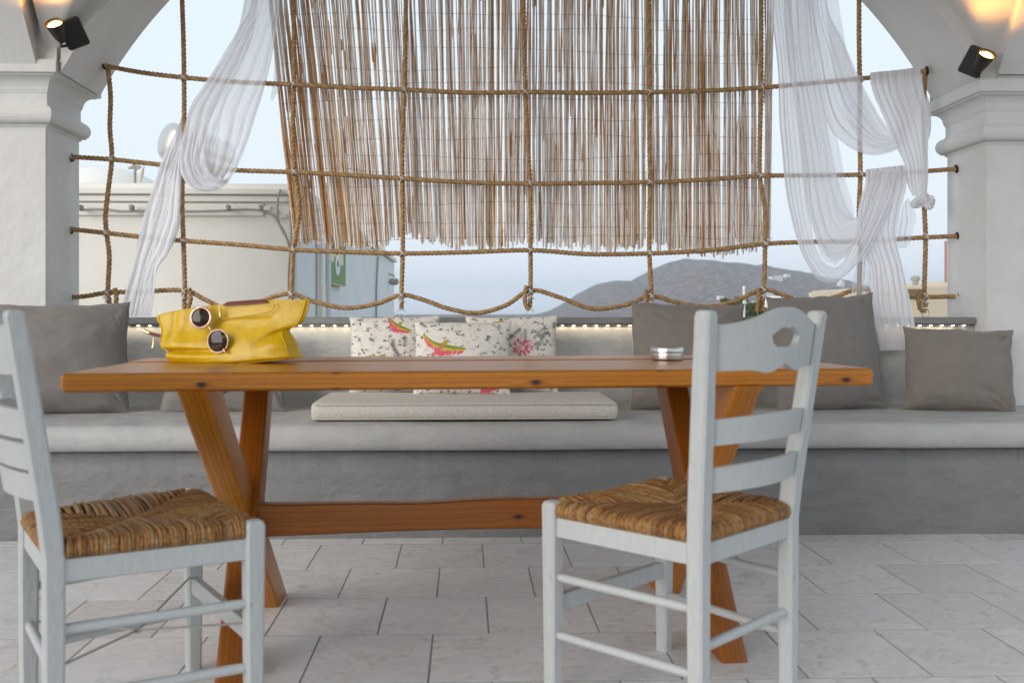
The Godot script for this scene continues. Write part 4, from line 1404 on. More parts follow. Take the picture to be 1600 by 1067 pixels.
func make_bag() -> void:
	var low := zoomed([345, 655, 400, 676, 520, 684, 690, 688, 860, 684, 1010, 676, 1150, 662, 1270, 650, 1368, 638])
	var top := zoomed([186, 282, 330, 245, 450, 226, 560, 208, 740, 190, 940, 172, 1130, 155, 1300, 150, 1462, 150])
	var left := zoomed([345, 655, 330, 610, 322, 575, 275, 548, 252, 500, 240, 430, 218, 370, 190, 320, 186, 282])
	var right := zoomed([1368, 638, 1362, 590, 1345, 540, 1318, 480, 1290, 430, 1285, 398, 1380, 352, 1432, 270, 1462, 150])
	var base := bag_at(360, 566)
	base.y = 0.7515
	var o := thing("handbag", "yellow leather handbag standing on the left of the wooden table", "bag", base)
	var nrm := Vector3(-0.34, 0, 1).normalized()
	var n := 72
	var h := 48
	var sides := []
	for side in [1.0, -1.0]:
		var p := PackedVector3Array()
		for j in h + 1:
			var v := float(j) / h
			for i in n + 1:
				var u := float(i) / n
				var lo := spline(low, u)
				var hi := spline(top, u)
				var le := spline(left, v)
				var ri := spline(right, v)
				var q := lo.lerp(hi, v) + le.lerp(ri, u) - (spline(low, 0).lerp(spline(low, 1), u)).lerp(spline(top, 0).lerp(spline(top, 1), u), v)
				var edge := pow(clampf(1.0 - pow(absf(2 * u - 1), 5.0), 0, 1), 0.5)
				var th := lerpf(0.062, 0.010, smoothstep(0.05, 1.0, v)) * edge
				th *= smoothstep(-0.10, 0.07, v)
				if side > 0:
					var g1 := exp(-pow((v - (0.30 - 0.05 * u)) / 0.045, 2)) * smoothstep(0.60, 0.20, u)
					th += -0.026 * g1 * edge + 0.014 * exp(-pow((v - 0.17) / 0.09, 2)) * smoothstep(0.62, 0.15, u) * edge
					th += 0.016 * exp(-pow((v - 0.46) / 0.12, 2)) * smoothstep(0.6, 0.1, u) * edge
					var g2 := exp(-pow((v - (0.62 - 0.55 * (1.0 - u) * 2.2)) / 0.05, 2)) * smoothstep(0.70, 0.92, u)
					th += -0.022 * g2 * edge + 0.012 * exp(-pow((v - 0.30) / 0.10, 2)) * smoothstep(0.72, 0.92, u) * edge
					th += 0.006 * exp(-pow((u - 0.22) / 0.05, 2)) * smoothstep(0.3, 0.7, v) - 0.006 * exp(-pow((u - 0.15) / 0.03, 2)) * smoothstep(0.35, 0.7, v)
					# the slot of the cut-out handle
					th -= 0.004 * smoothstep(0.44, 0.46, u) * smoothstep(0.80, 0.78, u) * smoothstep(0.80, 0.84, v)
				th += 0.006 * fine.get_noise_3d(u * 180, v * 120, side * 30) * edge
				p.append(bag_at(q.x, q.y) - base + nrm * side * maxf(th, 0.002))
		sides.append(p)
	var mb := Mb.new()
	mb.grid(n + 1, h + 1, sides[0])
	mb.grid(n + 1, h + 1, sides[1])
	for e in [0, 1]:
		var p := PackedVector3Array()
		for j in h + 1:
			var k: int = j * (n + 1) + (n if e else 0)
			p.append_array([sides[0][k], sides[1][k]])
		mb.grid(2, h + 1, p)
	var p2 := PackedVector3Array()
	for i in n + 1:
		p2.append_array([sides[0][i], sides[1][i]])
	mb.grid(2, n + 1, p2)
	var body := part("body", mb.mesh(), M.yellow_leather, o)
	# welted seams up both ends and along the base
	for q in [zoomed([372, 674, 360, 620, 352, 580, 300, 548, 275, 500, 262, 430, 240, 370, 214, 320, 208, 284]), zoomed([1340, 636, 1334, 590, 1318, 540, 1294, 484, 1268, 436, 1262, 402, 1352, 356, 1404, 276, 1434, 156]), zoomed([360, 664, 520, 674, 690, 678, 860, 674, 1010, 666, 1150, 652, 1270, 640, 1350, 630])]:
		var sp := PackedVector3Array()
		for e in q:
			var w := bag_at(e.x, e.y) - base
			var best := w
			var near := 1e9
			for s in sides[0]:
				var dd: float = (s - w - nrm * (s - w).dot(nrm)).length()
				if dd < near:
					near = dd
					best = s
			sp.append(best + nrm * 0.0012)
		var sb := Mb.new()
		sb.tube(smooth_path(sp, 0.006), [0.0021], 6)
		part("seam", sb.mesh(), M.yellow_leather, body)
	# opening along the top: dark red lining seen through the handle slot
	var lin_b := Mb.new()
	var lp := PackedVector3Array()
	for k in 13:
		var f := k / 12.0
		var a := bag_at(lerpf(352, 421, f), lerpf(476, 471.0, f)) - base
		var hgt := 0.0075 * sqrt(maxf(0.0, 1.0 - pow(2 * f - 1, 8)))
		lp.append_array([a + nrm * 0.014 + Vector3(0, -0.004, 0), a + nrm * 0.013 + Vector3(0, hgt, 0), a + nrm * 0.002 + Vector3(0, hgt, 0)])
	lin_b.grid(3, 13, lp)
	part("handle_slot", lin_b.mesh(), M.lining_red, o)
	var rim := Mb.new()
	var rp := PackedVector3Array()
	for q in zoomed([745, 312, 860, 298, 1000, 280, 1120, 258, 1175, 236, 1196, 200, 1180, 172]):
		rp.append(bag_at(q.x, q.y) - base + nrm * 0.0205)
	rim.tube(smooth_path(rp, 0.006), [0.0016], 6)
	part("handle_stitching", rim.mesh(), M.yellow_leather, body)
	# strap end with gold tip and hanging pull on the left
	var strap := Mb.new()
	var sp := PackedVector3Array()
	for q in zoomed([232, 452, 200, 450, 160, 440, 120, 428]):
		sp.append(bag_at(q.x, q.y) - base)
	strap.tube(sp, [0.0045, 0.005, 0.005, 0.005], 8)
	part("zip_end", strap.mesh(), M.lining_red, o)
	var tip := Mb.new()
	var tp := PackedVector3Array()
	for q in zoomed([124, 430, 100, 418, 76, 406]):
		tp.append(bag_at(q.x, q.y) - base)
	tip.tube(tp, [0.0055, 0.006, 0.005], 10)
	part("zip_tip", tip.mesh(), M.gold, o)
	for e in [[152, 465, 156, 500, 150, 552, 0.0], [742, 200, 748, 250, 752, 292, 0.024]]:
		var z := Mb.new()
		var zp := PackedVector3Array()
		for k in 3:
			var q: Vector2 = zoomed([e[k * 2], e[k * 2 + 1]])[0]
			zp.append(bag_at(q.x, q.y) - base + nrm * e[6])
		z.tube(zp, [0.0016, 0.002, 0.0042], 8)
		part("zip_pull", z.mesh(), M.gold, o)

func make_sunglasses() -> void:
	var nrm := Vector3(-0.34, 0, 1).normalized()
	var c1 := bag_at(330.0, 496.0) + nrm * 0.052
	var c2 := bag_at(360.0, 532.0) + nrm * 0.064
	var o := thing("sunglasses", "round brown sunglasses with rose gold rims hanging on the front of the yellow bag", "sunglasses", c2)
	var tilt := [Vector3(-0.12, 0.10, 1).normalized(), Vector3(-0.30, 0.02, 1).normalized()]
	for k in 2:
		var c: Vector3 = [c1, c2][k] - c2
		var ax: Vector3 = tilt[k]
		var s := ax.cross(Vector3.UP).normalized()
		var xf := Transform3D(Basis(s, ax, s.cross(ax)), c)
		var r: float = [0.0285, 0.0315][k]
		var mb := Mb.new()
		mb.lathe(PackedVector2Array([Vector2(r, -0.001), Vector2(r * 0.85, 0.0014), Vector2(r * 0.5, 0.0034), Vector2(r * 0.2, 0.0042), Vector2(0, 0.0043)]), 32, xf)
		mb.lathe(PackedVector2Array([Vector2(r, -0.001), Vector2(r * 0.5, -0.0004), Vector2(0, 0)]), 32, xf)
		var lens := part("lens", mb.mesh(), M.lens_brown, o)
		var rm := Mb.new()
		rm.torus(c, ax, r + 0.001, [0.0038, 0.0016][k], 36, 8)
		part("rim", rm.mesh(), M.rose_gold, lens)
	var d := c1 - c2
	var b := Mb.new()
	var u := d.normalized()
	b.tube(smooth_path(PackedVector3Array([u * 0.031, d * 0.5 + nrm * 0.005 + Vector3(0.004, 0.003, 0), d - u * 0.029]), 0.004), [0.0018], 8)
	part("bridge", b.mesh(), M.rose_gold, o)
	var t := Mb.new()
	t.tube(smooth_path(PackedVector3Array([-u * 0.031, -u * 0.042 + nrm * 0.002, -u * 0.046 - nrm * 0.02, -u * 0.045 - nrm * 0.045]), 0.004), [0.0032, 0.0034, 0.0022], 8)
	part("temple", t.mesh(), M.rose_gold, o)
	t = Mb.new()
	t.tube(smooth_path(PackedVector3Array([d + u * 0.029, d + u * 0.038 + nrm * 0.002, d + u * 0.040 - nrm * 0.02, d + u * 0.036 - nrm * 0.055]), 0.004), [0.0032, 0.0034, 0.0022], 8)
	part("temple", t.mesh(), M.rose_gold, o)

func make_tin() -> void:
	var q := at(1043, 560, 2.70)
	q.y = 0.7505
	var o := thing("ashtray", "small round brushed steel ashtray with lid on the table beside the right chair post", "ashtray", q)
	var b := Mb.new()
	b.lathe(PackedVector2Array([Vector2(0, 0), Vector2(0.045, 0), Vector2(0.048, 0.003), Vector2(0.048, 0.021), Vector2(0.046, 0.023)]), 48)
	part("bowl", b.mesh(), M.steel, o)
	b = Mb.new()
	b.lathe(PackedVector2Array([Vector2(0.046, 0.0225), Vector2(0.0505, 0.0225), Vector2(0.051, 0.025), Vector2(0.050, 0.035), Vector2(0.048, 0.038), Vector2(0.042, 0.039), Vector2(0.038, 0.036), Vector2(0.02, 0.034), Vector2(0, 0.034)]), 48)
	part("lid", b.mesh(), M.steel, o)

# ---------------------------------------------------------------- outside
func make_house() -> void:
	var d := 6.0
	var c := at(456, 295, d)
	var hgt := c.y
	var x0 := c.x - 5.0
	var o := thing("white_house", "cream white rendered house with moulded parapet and wall cables next door on the left", "house", Vector3(c.x, -3.0, -d))
	var xf := Transform3D(Basis(), -o.position)
	var mid := Vector3((x0 + c.x) / 2, 0, -d - 3.0)
	var b := Mb.new()
	b.box(Vector3(5.0, hgt + 3.0, 6.0), Transform3D(Basis(), Vector3(mid.x, (hgt - 3.0) / 2 - 0.004, mid.z)), 0.02)
	part("wall", b.mesh(), M.house_white, o, xf)
	# stepped cornice
	for e in [[295, 305, 0.055], [305.4, 316, 0.030]]:
		var y1 := at(300, e[0], d).y
		var y0 := at(300, e[1], d).y
		b = Mb.new()
		b.box(Vector3(5.0 + e[2] * 2, y1 - y0, 6.0 + e[2] * 2), Transform3D(Basis(), Vector3(mid.x, (y0 + y1) / 2, mid.z)), 0.008)
		part("cornice", b.mesh(), M.house_white, o, xf)
	var yb := at(300, 337, d).y
	b = Mb.new()
	var xe := at(412, 337, d).x
	b.box(Vector3(xe - x0, at(300, 317, d).y - yb, 0.02), Transform3D(Basis(), Vector3((x0 + xe) / 2, (at(300, 317, d).y + yb) / 2 - 0.003, -d + 0.008)), 0.006)
	part("fascia", b.mesh(), M.house_white, o, xf)
	for k in 3:
		b = Mb.new()
		b.box(Vector3(0.05, 0.03, 0.02), Transform3D(Basis(), Vector3(xe + 0.025 + k * 0.05, yb + 0.02 - k * 0.026 + 0.03, -d + 0.006)), 0.004)
		part("fascia_step", b.mesh(), M.house_white, o, xf)
	# cables with clips
	for e in [[[124, 328, 160, 327, 190, 330, 230, 329, 300, 330, 350, 329, 388, 327, 415, 331, 430, 340, 437, 352, 446, 368, 452, 388, 456, 420, 458, 500], 0.009], [[438, 296, 434, 310, 433, 330, 436, 350, 444, 368], 0.007], [[452, 330, 455, 360, 452, 400, 450, 440, 453, 500], 0.006]]:
		b = Mb.new()
		var pts := PackedVector3Array()
		for q in px_list(e[0]):
			pts.append(at(q.x, q.y, d - 0.07))
		b.tube(smooth_path(pts, 0.03), [e[1]], 6)
		part("cable", b.mesh(), M.cable_grey, o, xf)
	for x in [126, 206, 357, 408]:
		var q := at(x, 327, d - 0.065)
		b = Mb.new()
		b.box(Vector3(0.02, 0.035, 0.06), Transform3D(Basis(), q + Vector3(0, 0.01, 0.01)), 0.004)
		part("cable_clip", b.mesh(), M.cable_grey, o, xf)
	# the lower wing that runs away from us, its end wall in blue shade
	var x1 := c.x + 0.02
	var o2 := thing("house_wing", "pale blue white house wing receding behind the reed blind, carrying a green sign", "house", Vector3(x1, -3.0, -9.5))
	var xg := Transform3D(Basis(), -o2.position)
	b = Mb.new()
	b.box(Vector3(4.6, 0.13 + 4.72 - 0.15, 8.2), Transform3D(Basis(), Vector3(x1 - 2.3, -3.0 + 2.35, -10.15)), 0.02)
	part("wall", b.mesh(), M.house_blue_white, o2, xg)
	b = Mb.new()
	b.box(Vector3(4.7, 0.06, 8.24), Transform3D(Basis(), Vector3(x1 - 2.31, 1.73, -10.15)), 0.01)
	part("coping", b.mesh(), M.house_white, o2, xg)
	b = Mb.new()
	b.box(Vector3(0.05, 4.70, 0.16), Transform3D(Basis(), Vector3(x1 + 0.026, -0.655, -6.9)), 0.008)
	part("pilaster", b.mesh(), M.house_white, o2, xg)
	b = Mb.new()
	b.tube(PackedVector3Array([Vector3(x1 + 0.05, -3, -7.12), Vector3(x1 + 0.05, 1.65, -7.12)]), [0.02], 10)
	part("drain_pipe", b.mesh(), M.house_blue_white, o2, xg)
	b = Mb.new()
	b.tube(PackedVector3Array([Vector3(x1 + 0.03, -3, -11.1), Vector3(x1 + 0.03, 1.2, -11.1), Vector3(x1 + 0.03, 1.6, -11.3)]), [0.014], 8)
	part("cable", b.mesh(), M.cable_grey, o2, xg)
	b = Mb.new()
	b.box(Vector3(0.14, 0.10, 0.10), Transform3D(Basis(), Vector3(x1 + 0.08, 1.36, -13.2)), 0.03)
	b.tube(PackedVector3Array([Vector3(x1, 1.48, -13.2), Vector3(x1 + 0.09, 1.44, -13.2)]), [0.012], 6)
	part("wall_lamp", b.mesh(), M.cable_grey, o2, xg)
	# sign on that wall
	var sx := x1 + 0.04
	var z0 := -7.12
	var z1 := -8.10
	var y0 := 1.15
	var ylow := 1.124
	var s := thing("wall_sign", "cream and green wall sign with lettering on the pale house wing", "sign", Vector3(sx, 1.13, (z0 + z1) / 2))
	# local: u runs from the near edge (left) to the far edge (right)
	var L := absf(z1 - z0)
	var turn := Basis(Vector3(0, 0, -1), Vector3(0, 1, 0), Vector3(1, 0, 0))
	var bb := Mb.new()
	bb.box(Vector3(L, 0.62, 0.02), Transform3D(), 0.004)
	part("board", bb.mesh(), M.sign_cream, s, Transform3D(turn, Vector3(0, 0.31, 0)))
	bb = Mb.new()
	bb.box(Vector3(L * 0.94, 0.17, 0.006), Transform3D(), 0.002)
	part("green_band", bb.mesh(), M.sign_green, s, Transform3D(turn, Vector3(0.0125, 0.098, 0)))
	bb = Mb.new()
	bb.box(Vector3(L * 0.10, 0.60, 0.006), Transform3D(), 0.002)
	part("green_edge", bb.mesh(), M.sign_green, s, Transform3D(turn, Vector3(0.0118, 0.31, -L * 0.45)))
	bb = Mb.new()
	bb.lathe(PackedVector2Array([Vector2(0.001, 0), Vector2(0.14, 0), Vector2(0.14, 0.006), Vector2(0.0, 0.006)]), 28, Transform3D(Basis(Vector3(0, 0, -1), Vector3(1, 0, 0), Vector3(0, 0.62, 0)), Vector3(0.014, 0.165, 0.04)))
	part("emblem", bb.mesh(), M.sign_white, s)
	bb = Mb.new()
	bb.lathe(PackedVector2Array([Vector2(0.001, 0), Vector2(0.035, 0), Vector2(0.035, 0.004), Vector2(0.0, 0.004)]), 20, Transform3D(Basis(Vector3(0, 0, -1), Vector3(1, 0, 0), Vector3(0, 0.8, 0)), Vector3(0.0205, 0.18, 0.04)))
	part("emblem_figure", bb.mesh(), M.sign_blue, s)
	for e in [["Villa Suites", 0.47, 0.115], ["Evergreen", 0.335, 0.13]]:
		var f := SystemFont.new()
		f.font_names = PackedStringArray(["Droid Serif"])
		var t := TextMesh.new()
		t.text = e[0]
		t.font = f
		t.font_size = 32
		t.pixel_size = e[2] / 32.0
		t.depth = 0.006
		part("lettering", t, M.sign_letter, s, Transform3D(turn, Vector3(0.013, e[1], 0.02)))

func make_roof_things() -> void:
	# solar water heater: steel tank with domed end over a tilted blue panel
	var d := 7.4
	var a := at(264, 221, d)
	var o := thing("solar_water_heater", "shiny steel water tank and blue solar panel on the roof behind the left curtain", "water heater", Vector3(a.x + 0.25, 1.70, a.z - 0.1))
	var dirn := Vector3(0.66, -0.16, -0.73).normalized()
	var side := dirn.cross(Vector3.UP).normalized()
	var xf := Transform3D(Basis(side, dirn, side.cross(dirn)), a - o.position)
	var prof := PackedVector2Array()
	for k in 9:
		var t := PI / 2 * k / 8.0
		prof.append(Vector2(0.158 * sin(t), -0.055 * cos(t)))
	prof.append_array([Vector2(0.160, 0.01), Vector2(0.160, 0.50)])
	for k in 9:
		var t := PI / 2 * k / 8.0
		prof.append(Vector2(0.158 * cos(t), 0.51 + 0.055 * sin(t)))
	var b := Mb.new()
	b.lathe(prof, 40, xf)
	part("tank", b.mesh(), M.tank_steel, o)
	b = Mb.new()
	var q0 := a - o.position + dirn * 0.1
	var q1 := a - o.position + dirn * 0.5
	for q in [q0, q1]:
		b.tube(PackedVector3Array([q + Vector3(0, -0.15, 0), Vector3(q.x, 0, q.z)]), [0.014], 6)
		b.tube(PackedVector3Array([q + Vector3(0, -0.15, 0), Vector3(q.x + 0.25, 0, q.z + 0.1)]), [0.012], 6)
	part("stand", b.mesh(), M.cable_grey, o)
	b = Mb.new()
	b.box(Vector3(0.9, 0.05, 0.55), Transform3D(Basis.from_euler(Vector3(0, -0.5, -0.55)), at(340, 300, d) - o.position + Vector3(0, -0.02, 0)), 0.01)
	part("solar_panel", b.mesh(), M.panel_blue, o)
	# aerial
	var m := at(210, 296, 7.0)
	o = thing("roof_aerial", "rusty roof aerial mast with orange tie beside the white domed roof", "aerial", Vector3(m.x, 1.70, m.z))
	b = Mb.new()
	b.tube(PackedVector3Array([Vector3.ZERO, Vector3(0, 0.31, 0)]), [0.011], 8)
	part("mast", b.mesh(), M.cable_grey, o)
	b = Mb.new()
	for k in 5:
		b.box(Vector3(0.05, 0.018, 0.02), Transform3D(Basis.from_euler(Vector3(0, 0, k * 0.9)), Vector3((k - 2) * 0.012, 0.315 + 0.02 * (k % 2), 0)), 0.003)
	part("clamp", b.mesh(), M.cable_grey, o)
	b = Mb.new()
	b.tube(PackedVector3Array([Vector3(-0.02, 0.145, 0), Vector3(0.25, 0.155, 0)]), [0.006], 6)
	b.tube(PackedVector3Array([Vector3(0.06, 0.14, 0.02), Vector3(0.11, 0.15, 0.02)]), [0.005], 6)
	part("boom", b.mesh(), M.cable_grey, o)
	b = Mb.new()
	b.tube(smooth_path(PackedVector3Array([Vector3(0.040, 0.10, 0.01), Vector3(0.042, 0.15, 0.012), Vector3(0.044, 0.19, 0.01)]), 0.01), [0.010, 0.020, 0.016, 0.02, 0.012], 8)
	part("tie", b.mesh(), M.orange_plastic, o)
	b = Mb.new()
	b.tube(smooth_path(PackedVector3Array([Vector3(0.075, 0.0, 0.01), Vector3(0.05, 0.05, 0.01), Vector3(0.042, 0.12, 0.01)]), 0.02), [0.035, 0.022, 0.012, 0.01], 8)
	b.tube(PackedVector3Array([Vector3(0.044, 0.19, 0.01), Vector3(0.055, 0.27, 0.01), Vector3(0.075, 0.33, 0.01)]), [0.004, 0.016, 0.003], 8)
	part("rag", b.mesh(), M.house_cream, o)
	# domed roofs behind
	for e in [["low white vaulted roof behind the parapet on the left", 165, 262, 296, 0.72, 8.2], ["white domed roof beside the aerial, lower than the vaulted one", 222, 280, 300, 0.42, 8.6]]:
		var top := at(e[1], e[2], e[5])
		var dm := Mb.new()
		var pr := PackedVector2Array()
		for k in 13:
			var t := PI / 2 * k / 12.0
			pr.append(Vector2(e[4] * cos(t), (top.y - 1.6) * sin(t)))
		dm.lathe(pr, 40)
		var dn := part("domed_roof", dm.mesh(), M.house_white, self, Transform3D(Basis(), Vector3(top.x, 1.6, top.z)))
		tag(dn, e[0], "dome")
		b = Mb.new()
		b.box(Vector3(e[4] * 2.0, 4.6, e[4] * 2.0), Transform3D(Basis(), Vector3(0, -2.3, 0)), 0.02)
		part("drum", b.mesh(), M.house_white, dn)

func crown(b: Mb, c: Vector3, r: Vector3, n: int, leaf: float) -> void:
	for k in n:
		var q := Vector3(rng.randfn(), rng.randfn(), rng.randfn()).normalized() * pow(rng.randf(), 0.4)
		var clump := 0.75 + 0.35 * fine.get_noise_3d(q.x * 110, q.y * 110, q.z * 110) * 2.0
		q *= clump
		var p := c + q * r
		var t := rng.randf()
		b.tint = Color(0.045, 0.07, 0.022).lerp(Color(0.11, 0.125, 0.045), t)
		var u := Vector3(rng.randfn(), rng.randfn(), rng.randfn()).normalized() * leaf
		var w := u.cross(Vector3(rng.randfn(), rng.randfn(), rng.randfn())).normalized() * leaf * 0.5
		b.quad(p - u, p - w * 0.8, p + u, p + w)

func make_distance() -> void:
	# ground sheet
	var b := Mb.new()
	var n := 40
	var p := PackedVector3Array()
	for j in n + 1:
		for i in n + 1:
			p.append(Vector3(lerpf(-2200, 2200, float(i) / n), -7.0, lerpf(60, -2000, float(j) / n)))
	b.grid(n + 1, n + 1, p)
	struct("ground", b.mesh(), M.dry_ground)
	# the hill across the bay
	var ridge := px_list([560, 492, 700, 491, 790, 491, 845, 489, 868, 482, 890, 468, 912, 453, 935, 441, 958, 437, 985, 438, 1003, 429, 1022, 419, 1042, 411, 1062, 407, 1085, 410, 1110, 412, 1135, 413, 1152, 419, 1164, 415, 1176, 420, 1205, 422, 1235, 426, 1265, 432, 1290, 438, 1312, 445, 1335, 453, 1360, 460, 1400, 470, 1450, 480, 1520, 487, 1700, 491])
	b = Mb.new()
	p = PackedVector3Array()
	var nx := 260
	var nz := 70
	for j in nz + 1:
		var f := float(j) / nz
		var d := lerpf(520, 1900, f)
		for i in nx + 1:
			var px := lerpf(600, 1700, float(i) / nx)
			var x := at(px, 490, 1150).x * (0.55 + 0.45 * d / 1150)
			var hh := 0.0
			for q in ridge.size() - 1:
				if px >= ridge[q].x and px < ridge[q + 1].x:
					var t: float = (px - ridge[q].x) / (ridge[q + 1].x - ridge[q].x)
					hh = (490.0 - lerpf(ridge[q].y, ridge[q + 1].y, smoothstep(0, 1, t) * 0.4 + t * 0.6)) / LENS * 1150
			hh = maxf(hh, 0.0)
			var rise := smoothstep(520, 1150, d) if d < 1150 else 1.0 - 0.9 * smoothstep(1150, 1900, d)
			rise = pow(rise, 0.85)
			var gully := fine.get_noise_2d(x * 0.35, d * 0.12) * 11.0 + fine.get_noise_2d(x * 1.1, d * 0.5) * 6.0 + fine.get_noise_2d(x * 4.0, d * 2.0) * 2.0
			p.append(Vector3(x, -7.2 + (hh + 7.0) * rise + gully * rise * (1.0 - 0.75 * smoothstep(900, 1150, d)) * clampf(hh / 15.0, 0, 1), -d))
	b.grid(nx + 1, nz + 1, p)
	struct("hill", b.mesh(), M.hill_scrub)
	var cols := nx + 1
	# small white houses on it
	var hm := []
	for e in [[1213, 437, "long white house high on the hillside right of the rope", 13.0, 3.0], [1232, 432, "small white house above the long one on the hillside", 5.0, 2.6], [1274, 461, "white house low on the hillside, left of the right curtain", 10.0, 3.2], [1312, 446, "white domed chapel on the hill's right shoulder beside the curtain", 5.0, 4.2], [1203, 461, "white house near the foot of the hill right of the rope knot", 8.0, 3.0], [1126, 464, "small white house at the hill's foot left of the lamp post", 4.0, 2.6], [1296, 465, "white house at the foot of the hill below the curtain swag", 7.0, 3.4]]:
		var best := Vector3.ZERO
		var err := 1e9
		for q in p:
			if q.z < -1150.0:
				continue
			var th := atan(TURN)
			var xc := q.x * cos(th) + q.z * sin(th)
			var zc := -q.z * cos(th) + q.x * sin(th)
			var s := Vector2(AXIS.x + LENS * xc / zc, AXIS.y - LENS * (q.y - EYE) / zc)
			var dd := s.distance_to(Vector2(e[0], e[1] + 2)) 
			if dd < err:
				err = dd
				best = q
		var o := thing("hillside_house", e[2], "house", best, 0.3, "white houses on the hillside")
		b = Mb.new()
		b.box(Vector3(e[3], e[4] + 2, 5), Transform3D(Basis(), Vector3(0, e[4] / 2 - 1, 0)), 0.1)
		if e[3] > 7:
			b.box(Vector3(e[3] * 0.4, e[4] + 1.5, 4), Transform3D(Basis(), Vector3(e[3] * 0.4, e[4] / 2, -2.0)), 0.1)
		part("wall", b.mesh(), M.pole_white, o)
		if e[4] > 4:
			b = Mb.new()
			b.lathe(PackedVector2Array([Vector2(2.2, 0), Vector2(2.0, 0.9), Vector2(1.3, 1.8), Vector2(0, 2.2)]), 20, Transform3D(Basis(), Vector3(0, e[4], 0)))
			part("dome", b.mesh(), M.pole_white, o)
		b = Mb.new()
		for k in int(e[3] / 2.5):
			b.box(Vector3(0.8, 1.0, 0.1), Transform3D(Basis(), Vector3(-e[3] / 2 + 1.4 + k * 2.4, 1.5, 2.52)), 0.01)
		part("window", b.mesh(), M.window_brown, o)
	# nearer: cream block at the right, white walls, trees, a lamp post
	var d := 16.0
	var tl := at(1400, 446, d)
	var o := thing("cream_building", "cream flat roofed building beyond the ledge, seen left of the right column", "building", Vector3(tl.x + 2.5, -7, -d - 2))
	var xf := Transform3D(Basis(), -o.position)
	b = Mb.new()
	b.box(Vector3(6, tl.y + 7, 4), Transform3D(Basis(), Vector3(tl.x + 3, (tl.y - 7) / 2, -d - 2)), 0.03)
	part("wall", b.mesh(), M.house_cream, o, xf)
	b = Mb.new()
	b.box(Vector3(4.4, 0.20, 4.1), Transform3D(Basis(), Vector3(tl.x + 3.75, tl.y + 0.02, -d - 2)), 0.02)
	part("parapet", b.mesh(), M.house_cream, o, xf)
	b = Mb.new()
	var wq := at(1427, 459, d)
	b.box(Vector3(0.22, 0.17, 0.05), Transform3D(Basis(), wq + Vector3(0, 0, 0.01)), 0.005)
	part("window", b.mesh(), M.window_brown, o, xf)
	b = Mb.new()
	var pq := at(1478.5, 440, d - 0.2)
	b.box(Vector3(0.035, 0.74, 0.035), Transform3D(Basis(), pq + Vector3(0, 0.36, 0)), 0.006)
	part("red_pole", b.mesh(), M.red_paint, o, xf)
	b = Mb.new()
	var vq := at(1431, 438, d + 0.6)
	b.lathe(PackedVector2Array([Vector2(0.0, 0.10), Vector2(0.07, 0.07), Vector2(0.09, 0.02), Vector2(0.05, -0.02), Vector2(0.05, -0.12)]), 14, Transform3D(Basis(), vq))
	part("roof_vent", b.mesh(), M.cable_grey, o, xf)
	for e in [[1205, 471, 3.2, 60.0, "white flat roofed house behind the cushions, right of the rope knot"], [1320, 474, 4.6, 52.0, "white house behind the sagging rope, left of the curtain tail"], [1375, 470, 4.0, 45.0, "white house glimpsed through the falling curtain tail"]]:
		var q := at(e[0], e[1], e[3])
		var h := thing("village_house", e[4], "house", Vector3(q.x, -7, q.z))
		b = Mb.new()
		b.box(Vector3(e[2], q.y + 7, 3), Transform3D(Basis(), Vector3(0, (q.y + 7) / 2, 0)), 0.05)
		part("wall", b.mesh(), M.house_white, h)
		b = Mb.new()
		b.box(Vector3(e[2] * 0.5, 0.35, 2), Transform3D(Basis(), Vector3(e[2] * 0.2, q.y + 7.17, -0.3)), 0.03)
		part("parapet", b.mesh(), M.house_white, h)
		b = Mb.new()
		for k in 2:
			b.box(Vector3(0.4, 0.5, 0.06), Transform3D(Basis(), Vector3((k - 0.5) * e[2] * 0.5, q.y + 6.35, 1.51)), 0.01)
		part("window", b.mesh(), M.window_brown, h)
	rng.seed = 77
	for e in [[1136, 466, 40.0, 0.62, "round green treetop left of the white lamp post"], [1157, 464, 43.0, 0.75, "taller dark treetop just behind the white lamp post"], [1179, 472, 38.0, 0.55, "small treetop between lamp post and upright rope"]]:
		var q := at(e[0], e[1], e[2])
		var t := thing("tree", e[4], "tree", Vector3(q.x, -7, q.z), 0, "trees beyond the ledge")
		b = Mb.new()
		var top: float = q.y + 7 - e[3] * 0.9
		b.tube(PackedVector3Array([Vector3.ZERO, Vector3(0.05, top * 0.5, 0.03), Vector3(0, top, 0)]), [0.16, 0.12, 0.05], 8)
		for k in 6:
			var a := k * 1.05
			b.tube(PackedVector3Array([Vector3(0, top - 1.2 + k * 0.15, 0), Vector3(cos(a) * 0.5, top - 0.3, sin(a) * 0.5)]), [0.04, 0.015], 5)
		part("trunk", b.mesh(), M.bark, t)
		b = Mb.new()
		crown(b, Vector3(0, top, 0), Vector3(e[3], e[3] * 0.95, e[3]), 2600, 0.075)
		crown(b, Vector3(e[3] * 0.5, top - 0.7, 0), Vector3(e[3], e[3] * 0.8, e[3]), 1500, 0.075)
		part("crown", b.mesh(), M.leaf, t)
	var lq := at(1163, 447, 30.0)
	var lp := thing("lamp_post", "slim white lamp post standing beyond the ledge in front of the trees", "lamp post", Vector3(lq.x, -7, lq.z))
	b = Mb.new()
	b.tube(PackedVector3Array([Vector3.ZERO, Vector3(0, lq.y + 6.9, 0)]), [0.05, 0.04], 10)
	part("pole", b.mesh(), M.pole_white, lp)
	b = Mb.new()
	b.lathe(PackedVector2Array([Vector2(0.04, 0), Vector2(0.055, 0.03), Vector2(0.05, 0.09), Vector2(0, 0.12)]), 14, Transform3D(Basis(), Vector3(0, lq.y + 6.89, 0)))
	part("cap", b.mesh(), M.pole_white, lp)

